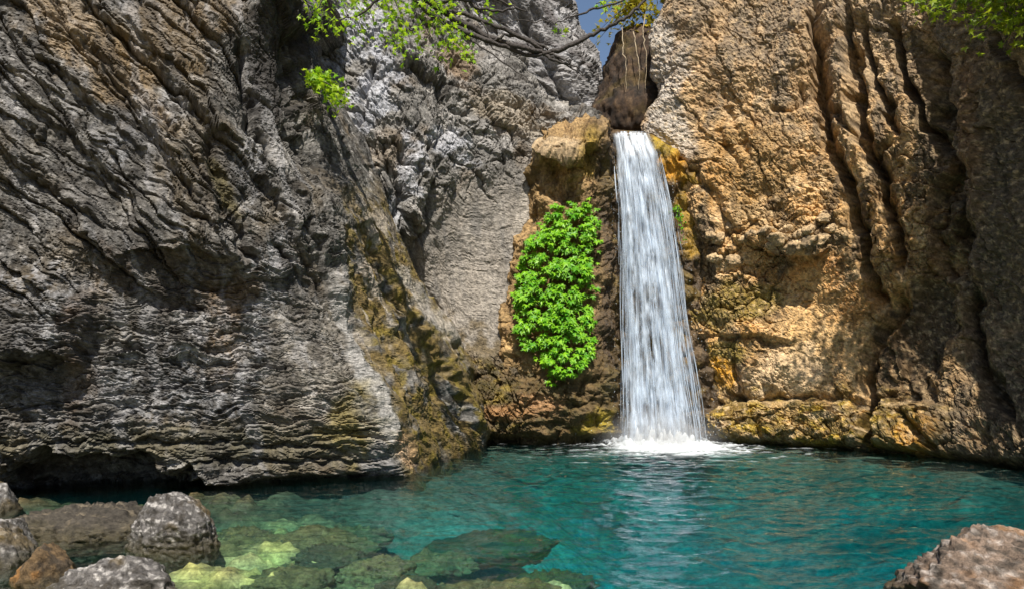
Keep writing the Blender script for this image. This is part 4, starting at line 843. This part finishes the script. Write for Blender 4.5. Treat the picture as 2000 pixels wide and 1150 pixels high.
def do_ivy():
    base = surf(1085, 560, [T, B])[0]; root = empty('ivy', tuple(base)); tag(root, 'dense bright green ivy patch hanging on the tan rock beside the waterfall', 'ivy')
    lm = [leaf_mesh('leaf', LOBED, M_IVY)]
    step = 4; sx = np.concatenate([T.x[::3, ::3].ravel(), B.x[::3, ::3].ravel()]); sy = np.concatenate([T.y[::3, ::3].ravel(), B.y[::3, ::3].ravel()]); sP = np.concatenate([T.P[::3, ::3].reshape(-1, 3), B.P[::3, ::3].reshape(-1, 3)])
    Vs, Fs, n0, cnt, parts = [], [], 0, 0, 0
    LV = np.array([v.co for v in lm[0].vertices]); LF = np.array([tuple(p.vertices) for p in lm[0].polygons])
    spots = []
    while len(spots) < 6200:
        x, y = rng.uniform(990, 1180), rng.uniform(395, 755)
        xx, yy = x+6*noise(x/14, y/14, 3), y+6*noise(x/14+9, y/14, 4)
        if not inpoly(np.array([xx]), np.array([yy]), IVY)[0]: continue
        spots.append((x, y))
    lay = rng.uniform(0, 1, len(spots))
    order = np.argsort(-lay)
    EDG = np.array([((IVY[i][0]*(1-f)+IVY[(i+1) % len(IVY)][0]*f), (IVY[i][1]*(1-f)+IVY[(i+1) % len(IVY)][1]*f)) for i in range(len(IVY)) for f in (0, .25, .5, .75)])
    for idx in order:
        x, y = spots[idx]; l = lay[idx]
        k = (np.abs(sx-x) < 9) & (np.abs(sy-y) < 9)
        if not k.any(): continue
        q = sP[k]; P = q[np.argmin(q[:, 1])]
        d_edge = float(np.hypot(EDG[:, 0]-x, EDG[:, 1]-y).min())
        bulge = 0.12+0.26*min(1, d_edge/40)+0.10*float(noise(np.array([x/22.]), np.array([y/22.]), 5)[0])
        pos = Vector(P)+Vector((0, -1, 0.1))*(bulge*(0.68+0.32*l))
        m = leaf_frame((random.uniform(-.35, .35), -1, random.uniform(.1, .7)), random.uniform(0.1, 0.8), random.gauss(0, 0.45), 1)
        s = random.uniform(0.10, 0.165) if l > 0.8 else random.uniform(0.08, 0.13)
        M = Matrix.Translation(pos) @ m @ Matrix.Diagonal((s, s, s, 1))
        if parts < 300:
            o = link('leaf', lm[0], None, root); o.matrix_parent_inverse = Matrix.Translation(-Vector(root.location)); o.matrix_basis = M; parts += 1
        else:
            A_ = np.array(M); Vs.append(LV@A_[:3, :3].T+A_[:3, 3]); Fs.append(LF+n0); n0 += len(LV)
    me = mesh_arrays('foliage', np.concatenate(Vs), tris=np.concatenate(Fs), smooth=False); o = to_parent(link('foliage', me, M_IVY), root); o['kind'] = 'stuff'
    Vt, Ft, nn = [], [], 0
    tube_obj('stem', [tuple(Vector(base)+Vector(v)) for v in ((0.1, -.05, -1.7), (.02, -.12, -.8), (-.1, -.1, 0), (.1, -.1, .8), (.3, -.1, 1.4))], [.02, .02, .018, .014, .008], M_BARK, root)
def tube(pts, rad, ns=6):
    P = np.array(pts, float); n = len(P); Vs = []; 
    tan = np.gradient(P, axis=0); tan /= np.linalg.norm(tan, axis=1, keepdims=True)+1e-9
    up = np.array((0.13, 0.31, 0.94)); a = np.cross(tan, up); a /= np.linalg.norm(a, axis=1, keepdims=True)+1e-9; b = np.cross(tan, a)
    th = np.linspace(0, 2*np.pi, ns, endpoint=False); r = np.array(rad)[:, None, None]
    V = P[:, None]+r*(np.cos(th)[None, :, None]*a[:, None]+np.sin(th)[None, :, None]*b[:, None])
    F_ = [[j*ns+s, j*ns+(s+1) % ns, (j+1)*ns+(s+1) % ns, (j+1)*ns+s] for j in range(n-1) for s in range(ns)]
    return V.reshape(-1, 3), np.array(F_)
def curve_pts(pts, m=5):
    P = np.array(pts, float); k = np.arange(len(P)); return hermite(k, (len(P)-1)*m+1)@P
def tube_obj(name, pts, rad, mat, parent, wob=0.0):
    c = curve_pts(pts); r = np.interp(np.linspace(0, 1, len(c)), np.linspace(0, 1, len(rad)), rad)
    if wob: c = c+wob*rng.normal(size=c.shape)*np.linspace(0, 1, len(c))[:, None]**0
    V, F_ = tube(c, r); o = link(name, mesh_arrays(name, V, F_), mat)
    return to_parent(o, parent) if parent else o
do_ivy()
def leaves_obj(name, centres, size, mat, parent, shape=OVAL, up=0.5):
    LM = np.array([(0, .35, .05)]+[(x, y, -.1*x*x-.2*max(0, y-.3)**2) for x, y in shape]); n = len(shape); LF = np.array([(0, i+1, (i+1) % n+1) for i in range(n)])
    Vs, Fs, n0 = [], [], 0
    for c in centres:
        e = np.array(Euler((random.gauss(-0.5, .6), random.gauss(0, .6), random.uniform(0, 6.28))).to_matrix()); s = size*random.uniform(.6, 1.3)
        Vs.append((LM*s)@e.T+np.array(c)); Fs.append(LF+n0); n0 += len(LM)
    o = link(name, mesh_arrays(name, np.concatenate(Vs), tris=np.concatenate(Fs), smooth=False), mat); o['kind'] = 'stuff'
    return to_parent(o, parent) if parent else o
def spray(px, py, D, dpx, n, spread, rad=.006):
    """points along a little hanging twig"""
    a = at(px, py, D); b = at(px+dpx[0], py+dpx[1], D+random.uniform(-.3, .3))
    mid = (a+b)/2+np.array((0, 0, .06)); c = curve_pts([a, mid, b], 6)
    pts = [c[random.randrange(len(c))]+rng.normal(size=3)*spread for _ in range(n)]
    return [a, mid, b], pts
# tree leaning over the gorge, rooted on the left cliff top out of the picture
def tree_over():
    r0 = at(540, -75, 10.9); root = empty('overhanging_tree', tuple(r0)); tag(root, 'overhanging tree with dark bare boughs and yellow green leaves at top centre', 'tree')
    tube_obj('trunk', [r0-np.array((0, 0, .5)), at(560, -150, 10.2), at(660, -150, 9.4), at(790, -40, 9.0)], [.11, .10, .085, .06], M_BARK, root)
    for pts, rad in [([(790, -40), (850, 10), (880, 32), (930, 60), (1000, 90), (1062, 102)], (.05, .042, .034, .028, .022)),
                     ([(800, -15), (850, 35), (890, 55), (960, 82), (1030, 108), (1080, 112), (1140, 150)], (.035, .03, .026, .022, .012, .004)),
                     ([(960, 82), (990, 70), (1030, 76), (1070, 96)], (.012, .016, .02, .014)),
                     ([(1062, 102), (1100, 118), (1125, 140)], (.016, .010, .004)), ([(930, 66), (960, 90), (985, 112)], (.012, .008, .004)),
                     ([(850, 8), (900, 0), (950, 20), (1000, 18), (1030, 22)], (.02, .016, .012, .006)), ([(880, -20), (960, -6), (1012, 20)], (.018, .012, .006)),
                     ([(1062, 104), (1110, 92), (1160, 66), (1210, 44), (1240, 22), (1252, 5), (1300, -40)], (.026, .026, .022, .018, .016, .014, .012)),
                     ([(1000, 108), (1040, 106), (1066, 104)], (.005, .012, .018)), ([(1150, 18), (1190, 10), (1260, -20)], (.012, .010, .010)), ([(1085, 45), (1120, 32), (1160, 18)], (.004, .009, .012)),
                     ([(905, 68), (950, 100), (1020, 150), (1050, 160)], (.012, .008, .004, .002)), ([(1062, 104), (1085, 122), (1120, 128), (1142, 152)], (.02, .014, .008, .003)), ([(870, 20), (930, 36), (1000, 66), (1060, 98)], (.02, .022, .022, .02)), ([(900, -30), (935, 30), (960, 82)], (.012, .010, .008)),
                     ([(975, 44), (1060, 42), (1085, 45)], (.003, .006, .006)),
                     ([(790, -40), (740, 0), (700, 30), (640, 40)], (.03, .016, .010, .004)), ([(740, -60), (660, -20), (615, 20)], (.02, .012, .004))]:
        tube_obj('branch', [at(x, y, 9.0+0.06*math.sin(x*0.05)) for x, y in pts], [r*1.25 for r in rad], M_BARK, root, 0.011)
    cs = []
    def twig(px, py, dp, n, sp, D=9.0):
        a, pts = spray(px, py, D, dp, n, sp); tube_obj('twig', a, [.006, .005, .002], M_BARK, root); cs.extend(pts)
    for px, py, dx, dy, n in [(600, -20, 20, 60, 26), (625, -10, 5, 70, 26), (660, -10, 30, 80, 24), (700, -20, 40, 90, 26), (745, -10, 30, 90, 34), (770, 0, 40, 110, 40), (800, 10, 60, 100, 40), (835, 20, 70, 80, 40), (850, 40, 60, 70, 26),
                              (720, 10, -30, 70, 24), (760, 40, 20, 70, 34), (610, 20, 10, 50, 18), (680, 30, -20, 40, 14), (860, 0, 30, 40, 26), (820, -10, 40, 30, 24), (940, 10, 25, 25, 12), (640, -30, 60, 30, 22), (690, -40, 90, 40, 30), (780, -30, 60, 20, 26), (880, 60, 40, 60, 18)]:
        twig(px, py, (dx, dy), int(n*1.7), 0.095, 9.0+random.uniform(-.5, .5))
    for px, py in [(1165, 8), (1195, 18), (1180, -6), (1085, 45)]: twig(px, py, (18, 14), 7, .05)
    leaves_obj('foliage', cs, 0.068, M_LEAF, root, LOBED)
tree_over()
def shrub(name, px, py, D, label, tw, size, mat, cat='shrub', group=None, shape=LOBED, spread=.07):
    root = empty(name, tuple(at(px, py, D))); tag(root, label, cat, group); cs = []
    for dx, dy, n in tw:
        a, pts = spray(px, py, D, (dx, dy), n, spread); tube_obj('stem', a, [.012, .008, .003], M_BARK, root); cs += pts
    leaves_obj('foliage', cs, size, mat, root, shape); return root
q = surf(640, 185, [A]); D0 = 10.2
shrub('shrub', 612, 152, D0, 'small bright green shrub growing from the left cliff edge', [(20, 20, 26), (40, 25, 40), (60, 32, 40), (45, 50, 56), (65, 45, 40), (48, 75, 40), (30, 40, 30), (70, 30, 30)], .085, M_LEAF, spread=.06)
shrub('shrub', 1240, 5, 16.6, 'yellowish shrub with fern fronds on top of the wedged boulder', [(-60, 20, 40), (-40, 50, 40), (-75, 60, 30), (0, 40, 40), (40, 30, 50), (70, 40, 50), (60, 80, 40), (30, 70, 30), (-20, -20, 40), (80, -10, 40), (-85, 90, 20)], .13, leaf_mat('yellow_leaf', (0.22, 0.25, 0.015), (0.42, 0.36, 0.03), .5), spread=.14)
for i, (x0, x1, x2, y0, y1, nm) in enumerate([(1216, 1220, 1222, 58, 180, 'longest pale hanging root above the waterfall, left of the others'), (1237, 1246, 1247, 60, 172, 'kinked pale hanging root between the two straight ones above the waterfall'), (1259, 1260, 1260, 30, 172, 'thin straight hanging root nearest the right cliff above the waterfall')]):
    a = at(x0, y0, 16.0); root = tube_obj('hanging_root', [a, at(x1-4, y0*.7+y1*.3, 15.95), at(x1+3, y0*.45+y1*.55, 15.9), at(x2, y1, 15.9)], [.013, .010, .004], M_ROOT, None, .014); tag(root, nm, 'root', 'roots hanging in the cleft')
# canopy on the right cliff
def tree_right():
    r0 = at(2080, -150, 10.6); root = empty('canopy_tree', tuple(r0)); tag(root, 'dark green leafy tree hanging over the top right corner', 'tree'); cs = []
    tube_obj('trunk', [r0-np.array((0, 0, .6)), at(2030, -200, 10.0), at(2010, -270, 9.6), at(1990, -330, 9.4)], [.13, .11, .08, .05], M_BARK, root)
    for px, py, dx, dy, n in [(1790, -40, 20, 60, 50), (1830, -50, 30, 80, 60), (1870, -40, 20, 80, 70), (1910, -50, 40, 110, 80), (1950, -30, 30, 90, 80), (1985, -40, 30, 130, 80), (1860, -30, -40, 60, 50), (1930, 0, -30, 70, 60), (1760, -50, 10, 60, 24), (2000, 20, 10, 60, 40)]:
        a, pts = spray(px, py, 10.2, (dx, dy), n, .11); tube_obj('twig', a, [.01, .007, .003], M_BARK, root); cs += pts
    for i in range(8):  # unseen upper crown, placed and shaped to shade the far right wall
        c = at(1965+i*26, -270-20*(i % 3), 9.4); tube_obj('branch', [at(2010, -270, 9.6), (at(2010, -270, 9.6)+c)/2+np.array((0, 0, .2)), c], [.05, .03, .012], M_BARK, root)
        cs += [c+rng.normal(size=3)*np.array((.34, .8, .28)) for _ in range(220)]
    leaves_obj('foliage', cs, .11, M_LEAF2, root, LOBED)
tree_right()
shrub('fern', 1322, 405, 14.45, 'green fern tuft hanging at the right edge of the waterfall', [(6, 20, 16), (10, 40, 20), (14, 60, 20), (8, 75, 12), (-2, 30, 8)], .07, M_IVY, 'fern', None, OVAL, .035)
